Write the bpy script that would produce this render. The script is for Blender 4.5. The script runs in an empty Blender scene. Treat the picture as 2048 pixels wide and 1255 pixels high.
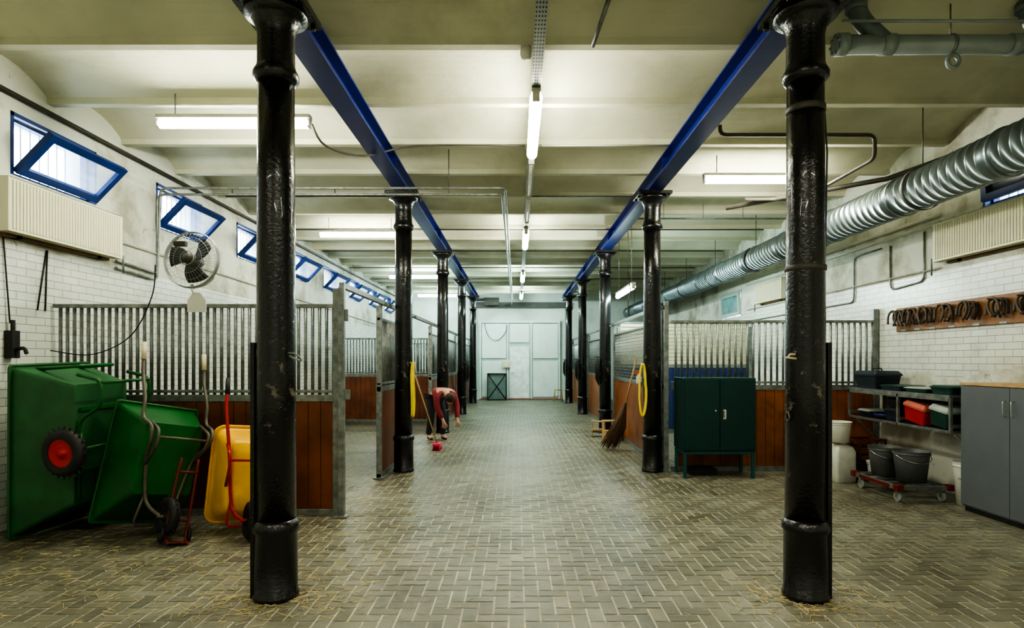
import bpy, math, random
from mathutils import Vector, Matrix, Euler
random.seed(7)
C=bpy.context.scene.collection
S=bpy.context.scene

# ---------------------------------------------------------------- materials
def nodes(m):
    m.use_nodes=True
    nt=m.node_tree
    return nt,nt.nodes,nt.links,nt.nodes['Principled BSDF']
MATS={}
def mat(name,col,rough=.5,metal=0,var=.15,scale=6,bump=0,bscale=60,dirt=0,dirtcol=(.05,.04,.03),coat=0,spec=.5):
    if name in MATS: return MATS[name]
    m=bpy.data.materials.new(name); nt,N,L,b=nodes(m)
    tc=N.new('ShaderNodeTexCoord')
    nz=N.new('ShaderNodeTexNoise'); nz.inputs['Scale'].default_value=scale; nz.inputs['Detail'].default_value=5
    L.new(tc.outputs['Object'],nz.inputs['Vector'])
    r=N.new('ShaderNodeMapRange'); r.inputs['From Min'].default_value=.3; r.inputs['From Max'].default_value=.7
    r.inputs['To Min'].default_value=1-var; r.inputs['To Max'].default_value=1+var
    L.new(nz.outputs['Fac'],r.inputs['Value'])
    mx=N.new('ShaderNodeVectorMath'); mx.operation='SCALE'; mx.inputs[0].default_value=col[:3]
    L.new(r.outputs[0],mx.inputs['Scale'])
    out=mx.outputs[0]
    if dirt>0:
        n2=N.new('ShaderNodeTexNoise'); n2.inputs['Scale'].default_value=scale*.7; n2.inputs['Detail'].default_value=8; n2.inputs['Roughness'].default_value=.7
        L.new(tc.outputs['Object'],n2.inputs['Vector'])
        r2=N.new('ShaderNodeMapRange'); r2.inputs['From Min'].default_value=.50; r2.inputs['From Max'].default_value=.68
        r2.inputs['To Max'].default_value=dirt
        L.new(n2.outputs['Fac'],r2.inputs['Value'])
        mm=N.new('ShaderNodeMix'); mm.data_type='RGBA'
        L.new(r2.outputs[0],mm.inputs[0]); L.new(out,mm.inputs[6]); mm.inputs[7].default_value=(*dirtcol,1)
        out=mm.outputs[2]
    L.new(out,b.inputs['Base Color'])
    b.inputs['Roughness'].default_value=rough; b.inputs['Metallic'].default_value=metal
    b.inputs['Coat Weight'].default_value=coat; b.inputs['Specular IOR Level'].default_value=spec
    if bump>0:
        n3=N.new('ShaderNodeTexNoise'); n3.inputs['Scale'].default_value=bscale; n3.inputs['Detail'].default_value=3
        L.new(tc.outputs['Object'],n3.inputs['Vector'])
        bp=N.new('ShaderNodeBump'); bp.inputs['Strength'].default_value=bump; bp.inputs['Distance'].default_value=.01
        L.new(n3.outputs['Fac'],bp.inputs['Height']); L.new(bp.outputs[0],b.inputs['Normal'])
    MATS[name]=m
    return m
def emat(name,col,st):
    if name in MATS: return MATS[name]
    m=bpy.data.materials.new(name); nt,N,L,b=nodes(m)
    b.inputs['Base Color'].default_value=(.8,.8,.8,1)
    b.inputs['Emission Color'].default_value=(*col,1); b.inputs['Emission Strength'].default_value=st
    MATS[name]=m; return m

def wall_mat(name,axis,lowrough):
    m=bpy.data.materials.new(name); nt,N,L,b=nodes(m)
    tc=N.new('ShaderNodeTexCoord'); sp=N.new('ShaderNodeSeparateXYZ'); L.new(tc.outputs['Object'],sp.inputs[0])
    cb=N.new('ShaderNodeCombineXYZ'); L.new(sp.outputs['Y' if axis=='y' else 'X'],cb.inputs[0]); L.new(sp.outputs['Z'],cb.inputs[1])
    br=N.new('ShaderNodeTexBrick'); L.new(cb.outputs[0],br.inputs['Vector'])
    br.inputs['Scale'].default_value=1; br.inputs['Brick Width'].default_value=.235; br.inputs['Row Height'].default_value=.078
    br.inputs['Mortar Size'].default_value=.004; br.inputs['Mortar Smooth'].default_value=.2
    br.inputs['Color1'].default_value=(.76,.78,.72,1); br.inputs['Color2'].default_value=(.68,.70,.64,1); br.inputs['Mortar'].default_value=(.34,.34,.29,1)
    nz=N.new('ShaderNodeTexNoise'); nz.inputs['Scale'].default_value=1.3; nz.inputs['Detail'].default_value=9; nz.inputs['Roughness'].default_value=.65
    L.new(tc.outputs['Object'],nz.inputs['Vector'])
    rp=N.new('ShaderNodeValToRGB'); rp.color_ramp.elements[0].position=.36; rp.color_ramp.elements[0].color=(.38,.37,.29,1)
    rp.color_ramp.elements[1].position=.53; rp.color_ramp.elements[1].color=(.70,.71,.63,1)
    L.new(nz.outputs['Fac'],rp.inputs[0])
    g=N.new('ShaderNodeMath'); g.operation='GREATER_THAN'; g.inputs[1].default_value=2.7; L.new(sp.outputs['Z'],g.inputs[0])
    fac=g.outputs[0]
    if lowrough:
        sn=N.new('ShaderNodeTexNoise'); sn.inputs['Scale'].default_value=1.2
        sv=N.new('ShaderNodeVectorMath'); sv.operation='SNAP'; sv.inputs[1].default_value=(.235,.235,.078); L.new(tc.outputs['Object'],sv.inputs[0]); L.new(sv.outputs[0],sn.inputs['Vector'])
        ma=N.new('ShaderNodeMath'); ma.operation='MULTIPLY_ADD'; L.new(sn.outputs['Fac'],ma.inputs[0]); ma.inputs[1].default_value=.5; ma.inputs[2].default_value=1.18
        l=N.new('ShaderNodeMath'); l.operation='LESS_THAN'; L.new(sp.outputs['Z'],l.inputs[0]); L.new(ma.outputs[0],l.inputs[1])
        mxm=N.new('ShaderNodeMath'); mxm.operation='MAXIMUM'; L.new(fac,mxm.inputs[0]); L.new(l.outputs[0],mxm.inputs[1]); fac=mxm.outputs[0]
    r2=N.new('ShaderNodeMapRange'); r2.inputs['From Min'].default_value=.3; r2.inputs['From Max'].default_value=.5; r2.inputs['To Min'].default_value=.75; r2.inputs['To Max'].default_value=1
    L.new(nz.outputs['Fac'],r2.inputs['Value'])
    vs=N.new('ShaderNodeVectorMath'); vs.operation='SCALE'; L.new(br.outputs['Color'],vs.inputs[0]); L.new(r2.outputs[0],vs.inputs['Scale'])
    mm=N.new('ShaderNodeMix'); mm.data_type='RGBA'; L.new(fac,mm.inputs[0]); L.new(vs.outputs[0],mm.inputs[6]); L.new(rp.outputs[0],mm.inputs[7])
    n5=N.new('ShaderNodeTexNoise'); n5.inputs['Scale'].default_value=5; n5.inputs['Detail'].default_value=10; n5.inputs['Roughness'].default_value=.7; L.new(tc.outputs['Object'],n5.inputs['Vector'])
    r5=N.new('ShaderNodeMapRange'); r5.inputs['From Min'].default_value=.63; r5.inputs['From Max'].default_value=.66; r5.inputs['To Max'].default_value=.75; L.new(n5.outputs['Fac'],r5.inputs['Value'])
    m5=N.new('ShaderNodeMath'); m5.operation='MULTIPLY'; L.new(r5.outputs[0],m5.inputs[0]); L.new(fac,m5.inputs[1])
    mc=N.new('ShaderNodeMix'); mc.data_type='RGBA'; L.new(m5.outputs[0],mc.inputs[0]); L.new(mm.outputs[2],mc.inputs[6]); mc.inputs[7].default_value=(.26,.23,.17,1)
    L.new(mc.outputs[2],b.inputs['Base Color'])
    mr=N.new('ShaderNodeMapRange'); L.new(fac,mr.inputs['Value']); mr.inputs['To Min'].default_value=.25; mr.inputs['To Max'].default_value=.85
    L.new(mr.outputs[0],b.inputs['Roughness'])
    iv=N.new('ShaderNodeMath'); iv.operation='SUBTRACT'; iv.inputs[0].default_value=1; L.new(br.outputs['Fac'],iv.inputs[1])
    im=N.new('ShaderNodeMix'); im.data_type='FLOAT'; L.new(fac,im.inputs[0]); L.new(iv.outputs[0],im.inputs[2]); L.new(nz.outputs['Fac'],im.inputs[3])
    bp=N.new('ShaderNodeBump'); bp.inputs['Strength'].default_value=.35; bp.inputs['Distance'].default_value=.01; L.new(im.outputs[0],bp.inputs['Height']); L.new(bp.outputs[0],b.inputs['Normal'])
    return m

M_wl=wall_mat('wall_tile_plaster','y',False); M_wr=wall_mat('wall_tile_plaster_rough','y',True)
M_ceil=mat('ceiling_whitewash',(.58,.58,.445),.85,var=.13,scale=1.0,bump=.5,bscale=9,dirt=.5,dirtcol=(.34,.335,.23))
M_back=mat('back_plaster',(.66,.72,.68),.8,var=.08,scale=1.5,dirt=.4,dirtcol=(.36,.39,.36))
M_iron=mat('black_iron_paint',(.008,.008,.009),.25,var=.3,scale=7,bump=.5,bscale=45,dirt=.0,coat=.25)
def iron_worn():
    m=M_iron.copy(); m.name='black_iron_paint_worn'; nt=m.node_tree; N=nt.nodes; L=nt.links; b=N['Principled BSDF']
    src=b.inputs['Base Color'].links[0].from_socket
    tc=N.new('ShaderNodeTexCoord'); nz=N.new('ShaderNodeTexNoise'); nz.inputs['Scale'].default_value=9; nz.inputs['Detail'].default_value=9; nz.inputs['Roughness'].default_value=.75
    L.new(tc.outputs['Object'],nz.inputs['Vector'])
    sp=N.new('ShaderNodeSeparateXYZ'); L.new(tc.outputs['Object'],sp.inputs[0])
    d=N.new('ShaderNodeMath'); d.operation='SUBTRACT'; L.new(sp.outputs['Z'],d.inputs[0]); d.inputs[1].default_value=1.35
    a=N.new('ShaderNodeMath'); a.operation='ABSOLUTE'; L.new(d.outputs[0],a.inputs[0])
    r0=N.new('ShaderNodeMapRange'); L.new(a.outputs[0],r0.inputs['Value']); r0.inputs['From Max'].default_value=1.0; r0.inputs['To Min'].default_value=.13; r0.inputs['To Max'].default_value=-.02
    ad=N.new('ShaderNodeMath'); L.new(nz.outputs['Fac'],ad.inputs[0]); L.new(r0.outputs[0],ad.inputs[1])
    r=N.new('ShaderNodeMapRange'); L.new(ad.outputs[0],r.inputs['Value']); r.inputs['From Min'].default_value=.67; r.inputs['From Max'].default_value=.77
    mm=N.new('ShaderNodeMix'); mm.data_type='RGBA'; L.new(r.outputs[0],mm.inputs[0]); L.new(src,mm.inputs[6]); mm.inputs[7].default_value=(.22,.19,.14,1)
    L.new(mm.outputs[2],b.inputs['Base Color'])
    r3=N.new('ShaderNodeMapRange'); L.new(r.outputs[0],r3.inputs['Value']); r3.inputs['To Min'].default_value=.22; r3.inputs['To Max'].default_value=.8; L.new(r3.outputs[0],b.inputs['Roughness'])
    return m
M_ironw=iron_worn()
M_blue=mat('blue_beam_paint',(.008,.020,.18),.38,var=.2,scale=4,bump=.15)
M_bluef=mat('blue_window_paint',(.004,.035,.19),.4)
M_galv=mat('galvanised_steel',(.24,.26,.25),.40,.55,var=.3,scale=14,dirt=.5,dirtcol=(.11,.10,.08))
M_duct=mat('duct_zinc',(.24,.29,.31),.34,.8,var=.25,scale=5)
M_wood=mat('stall_wood',(.26,.085,.026),.38,var=.35,scale=3,bump=.1,dirt=.5,dirtcol=(.08,.03,.012))
M_wood2=mat('pale_wood',(.46,.29,.13),.55,var=.2,scale=8)
M_skid=mat('old_skid_wood',(.13,.075,.035),.8,var=.25,scale=8)
M_plank=mat('rack_wood',(.24,.10,.03),.45,var=.25,scale=6)
M_cream=mat('radiator_cream',(.74,.72,.54),.4,var=.04)
M_pvc=mat('grey_pvc',(.30,.35,.35),.4,.2,var=.1)
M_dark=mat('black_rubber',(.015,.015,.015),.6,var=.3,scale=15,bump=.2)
M_darkp=mat('dark_pipe',(.06,.055,.043),.55,var=.3)
M_green=mat('barrow_green',(.006,.11,.015),.38,var=.18,scale=5,dirt=.4,dirtcol=(.015,.065,.02))
M_greenp=mat('barrow_green_dusty',(.022,.115,.036),.55,var=.2,scale=5,dirt=.5,dirtcol=(.05,.10,.045))
M_yel=mat('barrow_yellow',(.88,.47,.004),.35,var=.08,dirt=.25,dirtcol=(.5,.26,.01))
M_red=mat('red_paint',(.42,.012,.012),.4)
M_dred=mat('dark_red_paint',(.16,.012,.01),.5)
M_grip=mat('cream_grip',(.6,.52,.33),.5)
M_steel=mat('tube_steel',(.15,.135,.11),.5,.6,dirt=.5,dirtcol=(.10,.05,.02),scale=12)
M_teal=mat('cabinet_teal',(.002,.038,.036),.35,var=.1)
M_gcab=mat('grey_laminate',(.12,.135,.15),.5,var=.05)
M_white=mat('white_plastic',(.72,.72,.66),.35,var=.06)
M_house=mat('lamp_housing_white',(.45,.45,.38),.5)
M_hose=mat('yellow_hose',(.85,.66,.06),.35)
M_gbuck=mat('grey_bucket',(.10,.105,.11),.45,var=.1)
M_chrome=mat('chrome',(.7,.7,.7),.2,1)
M_mint=mat('mint_door_paint',(.76,.86,.82),.5,var=.06,scale=2,dirt=.25,dirtcol=(.5,.56,.52))
M_mintd=mat('mint_frame_paint',(.46,.55,.52),.5,var=.06,scale=2,dirt=.3,dirtcol=(.30,.35,.32))
M_straw=mat('straw',(.50,.40,.18),.8)
M_slat=mat('cream_slats',(.58,.54,.36),.6,var=.12)
M_bluew=mat('blue_board',(.012,.035,.12),.5)
M_horn=mat('horseshoe_iron',(.085,.06,.04),.5,.3)
M_twig=mat('birch_twig',(.13,.075,.035),.8)
M_skin=mat('skin',(.5,.28,.2),.5)
M_hair=mat('brown_hair',(.05,.03,.015),.7)
M_denim=mat('dark_trousers',(.02,.022,.035),.8)
M_redc=mat('red_jacket',(.20,.012,.02),.7)
M_tanp=mat('white_cable',(.5,.5,.44),.5)
T_warm=emat('tube_glow_warm',(1,.99,.82),92)
T_cool=emat('tube_glow_cool',(.76,1,.95),118)
M_dimtube=mat('unlit_tube',(.7,.7,.62),.3)
def glass():
    m=bpy.data.materials.new('frosted_glass'); nt,N,L,b=nodes(m)
    o=N['Material Output']; tr=N.new('ShaderNodeBsdfTransparent'); tl=N.new('ShaderNodeBsdfTranslucent'); tl.inputs[0].default_value=(.9,.95,1,1)
    tc=N.new('ShaderNodeTexNoise'); tc.inputs['Scale'].default_value=4
    r=N.new('ShaderNodeMapRange'); r.inputs['To Min'].default_value=.2; r.inputs['To Max'].default_value=.4; L.new(tc.outputs['Fac'],r.inputs['Value'])
    mx=N.new('ShaderNodeMixShader'); L.new(r.outputs[0],mx.inputs[0]); L.new(tr.outputs[0],mx.inputs[1]); L.new(tl.outputs[0],mx.inputs[2]); L.new(mx.outputs[0],o.inputs[0])
    return m
M_glass=glass()
M_dglass=mat('dark_glass',(.015,.03,.06),.12,var=.3)
M_tglass=mat('teal_glass',(.16,.34,.36),.15,var=.3)
def trans_bottle(): return mat('milky_plastic',(.62,.64,.58),.4,var=.1,scale=9)

# ---------------------------------------------------------------- builder
class B:
    def __init__(s): s.v=[];s.f=[];s.s=[]
    def add(s,vs,fs,sm=False,M=None):
        o=len(s.v)
        for v in vs:
            v=Vector(v)
            if M is not None: v=M@v
            s.v.append(tuple(v))
        for i,f in enumerate(fs):
            s.f.append(tuple(o+k for k in f)); s.s.append(sm if isinstance(sm,bool) else sm[i])
        return s
    def box(s,c,d,M=None):
        x,y,z=c; a,b,e=d[0]/2,d[1]/2,d[2]/2
        vs=[(x+i*a,y+j*b,z+k*e) for k in(-1,1) for j in(-1,1) for i in(-1,1)]
        return s.add(vs,[(0,2,3,1),(4,5,7,6),(0,1,5,4),(2,6,7,3),(0,4,6,2),(1,3,7,5)],False,M)
    def bb(s,x0,x1,y0,y1,z0,z1): return s.box(((x0+x1)/2,(y0+y1)/2,(z0+z1)/2),(x1-x0,y1-y0,z1-z0))
    def tube(s,pts,r,n=8,closed=False,M=None,r2=None):
        pts=[Vector(p) for p in pts]; m=len(pts)
        T=[]
        for i in range(m):
            if closed: t=pts[(i+1)%m]-pts[i-1]
            else: t=pts[min(i+1,m-1)]-pts[max(i-1,0)]
            T.append(t.normalized() if t.length>1e-9 else Vector((0,0,1)))
        a=Vector((0,0,1)) if abs(T[0].z)<.9 else Vector((1,0,0))
        u=T[0].cross(a).normalized(); vs=[]
        for i in range(m):
            u=(u-T[i]*u.dot(T[i]))
            u=u.normalized() if u.length>1e-6 else T[i].orthogonal().normalized()
            w=T[i].cross(u); rr=r if r2 is None else r+(r2-r)*i/(m-1)
            for k in range(n):
                q=2*math.pi*k/n; vs.append(pts[i]+(u*math.cos(q)+w*math.sin(q))*rr)
        fs=[];sm=[]
        for i in range(m if closed else m-1):
            j=(i+1)%m
            for k in range(n):
                l=(k+1)%n; fs.append((i*n+k,i*n+l,j*n+l,j*n+k)); sm.append(True)
        if not closed:
            fs.append(tuple(range(n))[::-1]);fs.append(tuple((m-1)*n+k for k in range(n))); sm+= [False,False]
        return s.add(vs,fs,sm,M)
    def cyl(s,a,b,r,n=16,r2=None,M=None): return s.tube([a,b],r,n,False,M,r2)
    def lathe(s,prof,n=32,M=None,cap=True):
        vs=[];fs=[];sm=[]
        for r,z in prof:
            for k in range(n):
                q=2*math.pi*k/n; vs.append((r*math.cos(q),r*math.sin(q),z))
        for i in range(len(prof)-1):
            for k in range(n):
                l=(k+1)%n; fs.append((i*n+k,i*n+l,(i+1)*n+l,(i+1)*n+k)); sm.append(True)
        if cap:
            if prof[0][0]>1e-4: fs.append(tuple(range(n))[::-1]); sm.append(False)
            if prof[-1][0]>1e-4: fs.append(tuple((len(prof)-1)*n+k for k in range(n))); sm.append(False)
        return s.add(vs,fs,sm,M)
    def obj(s,name,m,parent=None,bevel=0,solid=0,loc=None,sub=0,**kw):
        me=bpy.data.meshes.new(name); me.from_pydata(s.v,[],s.f); me.polygons.foreach_set('use_smooth',s.s); me.update()
        me.materials.append(m)
        o=bpy.data.objects.new(name,me); C.objects.link(o)
        if parent: o.parent=parent
        if loc: o.location=loc
        if solid: q=o.modifiers.new('s','SOLIDIFY'); q.thickness=solid; q.offset=0
        if bevel: q=o.modifiers.new('b','BEVEL'); q.width=bevel; q.segments=2; q.limit_method='ANGLE'
        if sub: q=o.modifiers.new('u','SUBSURF'); q.levels=sub; q.render_levels=sub
        for k,v in kw.items(): o[k]=v
        return o
def root(name,loc,label,cat,group=None,rot=(0,0,0)):
    o=bpy.data.objects.new(name,None); C.objects.link(o); o.location=loc; o.rotation_euler=rot; o.empty_display_size=.1
    o['label']=label;o['category']=cat
    if group:o['group']=group
    return o
def copy_tree(src,loc,rot=None,label=None):
    def rec(o,par):
        c=o.copy(); C.objects.link(c)
        if par: c.parent=par
        for k in list(o.children): rec(k,c)
        return c
    r=rec(src,None); r.location=loc
    if rot is not None: r.rotation_euler=rot
    if label: r['label']=label
    return r
def smooth(pts,k=6,closed=False):
    pts=[Vector(p) for p in pts]; n=len(pts); out=[]
    rng=range(n if closed else n-1)
    for i in rng:
        if closed: p0,p1,p2,p3=pts[i-1],pts[i],pts[(i+1)%n],pts[(i+2)%n]
        else: p0,p1,p2,p3=pts[max(i-1,0)],pts[i],pts[i+1],pts[min(i+2,n-1)]
        for j in range(k):
            t=j/k; out.append(.5*((2*p1)+(p2-p0)*t+(2*p0-5*p1+4*p2-p3)*t*t+(3*p1-p0-3*p2+p3)*t**3))
    if not closed: out.append(pts[-1])
    return out
def single(b,name,m,label,cat,group=None,**k):
    o=b.obj(name,m,**k); o['label']=label; o['category']=cat
    if group:o['group']=group
    return o

XL,XR,Y0,Y1=-4.8,5.25,-3.0,24.4
# ---------------------------------------------------------------- floor
def floor():
    W=.099;g=.0115
    vs=[];fs=[];cols=[];mi=[]
    def quad(x0,x1,y0,y1,z,c,m,rz=0):
        o=len(vs)
        dz=[random.uniform(-.0012,.0012) for _ in range(4)] if m else [0]*4
        vs.extend([(x0,y0,z+dz[0]),(x1,y0,z+dz[1]),(x1,y1,z+dz[2]),(x0,y1,z+dz[3])]); fs.append((o,o+1,o+2,o+3)); cols.append(c); mi.append(m)
    quad(XL-.3,XR+.3,Y0-.3,Y1+.3,-.0035,(1,1,1),0)
    nx=int((XR-XL)/W)+3; ny=int((Y1-1.5)/W)+3
    for j in range(-2,ny):
        for i in range(-2,nx):
            r=(i-j)%4
            x=XL+i*W;y=1.5+j*W
            if r==0: q=(x,x+2*W,y,y+W)
            elif r==3: q=(x,x+W,y,y+2*W)
            else: continue
            if q[0]<XL-.2 or q[1]>XR+.2 or q[3]>Y1+.1: continue
            t=random.gauss(1,.11); h=random.uniform(-.03,.03)
            quad(q[0]+g/2,q[1]-g/2,q[2]+g/2,q[3]-g/2,0,(t*(1+h),t,t*(1-h)),1)
    me=bpy.data.meshes.new('floor'); me.from_pydata(vs,[],fs); 
    ca=me.color_attributes.new('bc','FLOAT_COLOR','CORNER'); buf=[]
    for c in cols: buf+= [c[0],c[1],c[2],1]*4
    ca.data.foreach_set('color',buf); me.polygons.foreach_set('material_index',mi)
    m0=mat('paving_joint_sand',(.52,.495,.38),.9,var=.35,scale=3)
    m=bpy.data.materials.new('paving_brick'); nt,N,K,b=nodes(m)
    at=N.new('ShaderNodeAttribute'); at.attribute_name='bc'
    tc=N.new('ShaderNodeTexCoord'); nz=N.new('ShaderNodeTexNoise'); nz.inputs['Scale'].default_value=.8; nz.inputs['Detail'].default_value=9; nz.inputs['Roughness'].default_value=.7; K.new(tc.outputs['Object'],nz.inputs['Vector'])
    rp=N.new('ShaderNodeValToRGB'); rp.color_ramp.elements[0].position=.36; rp.color_ramp.elements[0].color=(.112,.103,.070,1); rp.color_ramp.elements[1].position=.58; rp.color_ramp.elements[1].color=(.218,.210,.160,1)
    K.new(nz.outputs['Fac'],rp.inputs[0])
    mu=N.new('ShaderNodeVectorMath'); mu.operation='MULTIPLY'; K.new(rp.outputs[0],mu.inputs[0]); K.new(at.outputs['Color'],mu.inputs[1])
    K.new(mu.outputs[0],b.inputs['Base Color'])
    n2=N.new('ShaderNodeTexNoise'); n2.inputs['Scale'].default_value=70; K.new(tc.outputs['Object'],n2.inputs['Vector'])
    bp=N.new('ShaderNodeBump'); bp.inputs['Strength'].default_value=.35; bp.inputs['Distance'].default_value=.006; K.new(n2.outputs['Fac'],bp.inputs['Height']); K.new(bp.outputs[0],b.inputs['Normal'])
    b.inputs['Roughness'].default_value=.45
    me.materials.append(m0); me.materials.append(m); me.update()
    o=bpy.data.objects.new('floor',me); C.objects.link(o); o['kind']='structure'
floor()

# ---------------------------------------------------------------- walls with openings
WL=[(5.69+2.3*n,6.85+2.3*n,3.37,3.97) for n in range(8)]
WRn=[(5.2,6.75,3.32,3.80),(14.0,15.3,2.62,3.25)]
def wall(name,x0,x1,wins,m):
    b=B(); ya=Y0
    for a,c,z0,z1 in wins:
        b.bb(x0,x1,ya,a,0,4.75); b.bb(x0,x1,a,c,0,z0); b.bb(x0,x1,a,c,z1,4.75); ya=c
    b.bb(x0,x1,ya,Y1,0,4.75)
    b.obj(name,m,kind='structure')
wall('wall_left',XL-.35,XL,WL,M_wl); wall('wall_right',XR,XR+.35,WRn,M_wr)
B().bb(XL-.35,XR+.35,Y1,Y1+.3,0,4.75).obj('wall_back',M_back,kind='structure')
B().bb(XL-.35,XR+.35,Y0-.3,Y0,0,4.75).obj('wall_front',M_back,kind='structure')
def ceiling():
    prof=[]; rb=4.22; y=5.03-1.15*7
    while y<Y1+.2:
        prof+= [(y-.045,rb),(y+.045,rb)]
        a=y+.045;c=y+1.15-.045
        for k in range(0,13):
            t=k/12; prof.append((a+(c-a)*t,rb+.065+.16*(1-(2*t-1)**2)))
        y+=1.15
    n=len(prof); vs=[(XL-.3,p[0],p[1]) for p in prof]+[(XR+.3,p[0],p[1]) for p in prof]
    fs=[(i,i+1,n+i+1,n+i) for i in range(n-1)]
    b=B(); b.add(vs,fs,False)
    o=b.obj('ceiling',M_ceil,kind='structure')
    B().bb(XL-.35,XR+.35,Y0-.3,Y1+.3,4.72,4.8).obj('trim_1',M_ceil,kind='structure')
ceiling()

# windows
def window(n,x,y0,y1,z0,z1,side,tilt,gm=None,fm=None):
    w=y1-y0; fr=.06; fm=fm or M_bluef
    b=B(); xo=x-side*.14
    for a in ((y0,y0+fr),(y1-fr,y1)): b.bb(min(xo,xo+side*.07),max(xo,xo+side*.07),a[0],a[1],z0,z1)
    b.bb(min(xo,xo+side*.07),max(xo,xo+side*.07),y0,y1,z1-fr,z1); b.bb(min(xo,xo+side*.07),max(xo,xo+side*.07),y0,y1,z0,z0+.04)
    b.bb(min(x-side*.12,x+side*.006),max(x-side*.12,x+side*.006),y0,y1,z1-.04,z1-.001)
    b.bb(min(x-side*.12,x+side*.006),max(x-side*.12,x+side*.006),y1-.035,y1-.001,z0,z1)
    b.bb(min(x-side*.12,x+side*.006),max(x-side*.12,x+side*.006),y0+.001,y0+.035,z0,z1)
    o=b.obj(f'window_{n}',fm,kind='structure')
    g=B(); k=0
    yy=y0+fr+.08
    while yy<y1-fr: g.cyl((x-side*.22,yy,z0),(x-side*.22,yy,z1),.008,6); yy+=.12
    g.obj('security_bars',M_white,o)
    piv=Vector((x-side*.01,0,z0+.05)); h=(z1-z0)-.09
    ang=tilt
    dx=math.sin(ang)*side; dz=math.cos(ang)
    def P(t,yv,off=0): 
        return (piv.x+dx*t+dz*off*side, yv, piv.z+dz*t-abs(dx)*off)
    s=B(); f2=.075; th=.06
    def bar(t0,t1,ya,yb):
        vs=[P(t,yv,of) for of in(0,th) for (t,yv) in((t0,ya),(t1,ya),(t1,yb),(t0,yb))]
        s.add(vs,[(0,1,2,3),(7,6,5,4),(0,4,5,1),(1,5,6,2),(2,6,7,3),(3,7,4,0)])
    ya,yb=y0+.03,y1-.03
    bar(0,f2,ya,yb); bar(h-f2,h,ya,yb); bar(f2,h-f2,ya,ya+f2); bar(f2,h-f2,yb-f2,yb)
    s.obj('window_sash',fm,o)
    q=B(); q.add([P(t,yv,.02) for (t,yv) in((f2,ya+f2),(h-f2,ya+f2),(h-f2,yb-f2),(f2,yb-f2))],[(0,1,2,3)])
    q.obj('window_glass',gm or M_glass,o)
    if tilt>.2:
        r=B(); r.cyl(P(h-.03,yb-.02,.02),(x-side*.06,yb-.01,z1-.05),.006,6); r.cyl(P(h-.03,ya+.02,.02),(x-side*.06,ya+.01,z1-.05),.006,6); r.obj('window_stay',M_darkp,o)
k=1
for a,c,z0,z1 in WL: window(k,XL,a,c,z0,z1,1,math.radians(44)); k+=1
for i,(a,c,z0,z1) in enumerate(WRn): window(k,XR,a,c,z0,z1,-1,.05,M_dglass if i==0 else M_tglass,None if i==0 else M_mintd); k+=1

# ---------------------------------------------------------------- back wall: big doors etc
def backdoor():
    yb=Y1
    b=B(); b.bb(-1.5,1.79,yb-.06,yb-.001,0.05,3.2); o=b.obj('door_1',M_mintd,kind='structure')
    f=B()
    for x0,x1,z0,z1 in((-1.40,-.42,1.68,3.08),(-1.40,-.42,.12,1.56),(-.27,.51,2.32,3.08),(.67,1.68,1.68,3.08),(.67,1.68,.12,1.56)):
        f.bb(x0,x1,yb-.10,yb-.061,z0,z1)
    f.obj('door_panel',M_mint,o,.01)
    f=B()
    for x in(-1.46,-.36,.60,1.74): f.bb(x-.025,x+.025,yb-.13,yb-.061,.05,3.2)
    f.bb(-1.43,1.71,yb-.128,yb-.061,3.12,3.19)
    f.obj('door_frame',M_mint,o)
    w=B(); w.bb(-.28,.52,yb-.125,yb-.061,.06,2.15); l=w.obj('wicket_door',mat('mint_light',(.84,.92,.89),.45),o,.006)
    h=B(); h.cyl((-.2,yb-.19,1.1),(-.2,yb-.12,1.1),.015); h.bb(-.22,-.08,yb-.2,yb-.18,1.09,1.11); h.obj('door_handle',M_chrome,l)
    B().bb(-1.5,1.79,yb-.14,yb-.001,-.003,.05).obj('trim_2',mat('red_sill',(.3,.1,.07),.6),kind='structure')
    B().bb(-1.9,2.2,yb-.12,yb-.001,3.72,3.95).obj('shadow_strip',mat('painted_shadow',(.10,.10,.09),.7),kind='structure')  # dark strip painted in as the shadow above the back doors
    B().bb(-1.95,-1.6,yb-.05,yb-.001,0,3.7).obj('trim_4',M_mintd,kind='structure')
    B().bb(1.95,2.1,yb-.05,yb-.001,0,3.7).obj('trim_5',M_mintd,kind='structure')
    b=B(); b.tube(smooth([(-1.3,yb-.16,3.1),(-1.15,yb-.16,2.6),(-.8,yb-.16,2.4),(-.45,yb-.16,2.7),(-.4,yb-.16,3.0)],6),.012,6); single(b,'door_cable',M_dark,'black cable drooping across the pale doors','cable')
backdoor()
b=B(); b.bb(-.43,-.4,24.05,24.13,.0,1.08); b.bb(-1.18,-1.15,24.05,24.13,0,1.08); b.bb(-1.15,-.43,24.05,24.13,1.05,1.08); b.bb(-1.15,-.43,24.05,24.13,0.0,.04)
b.tube([(-1.15,24.09,.04),(-.43,24.09,1.05)],.018,6); b.tube([(-.43,24.09,.04),(-1.15,24.09,1.05)],.018,6)
g=root('gate_panel',(0,0,0),'dark steel gate panel with cross brace leaning at white doors','gate')
b.obj('gate_frame',M_dark,g); b=B(); b.bb(-1.15,-.43,24.10,24.12,.04,1.05); b.obj('gate_sheet',mat('sheet_teal',(.16,.22,.21),.4),g)
b=B(); b.box((-1.0,24.05,3.95),(.6,.3,.3)); 
for i in range(5): b.box((-1.0,23.893,3.85+i*.05),(.5,.02,.015))
single(b,'heater_unit',M_darkp,'dark box-shaped air heater mounted above the back doors','heater')
b=B(); b.box((-.42,24.22,1.45),(.3,.06,.3)); b.box((-.42,24.185,1.45),(.24,.02,.24)); single(b,'notice_board',M_cream,'small pale notice box fixed on the back doors','box',bevel=.005)

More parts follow.
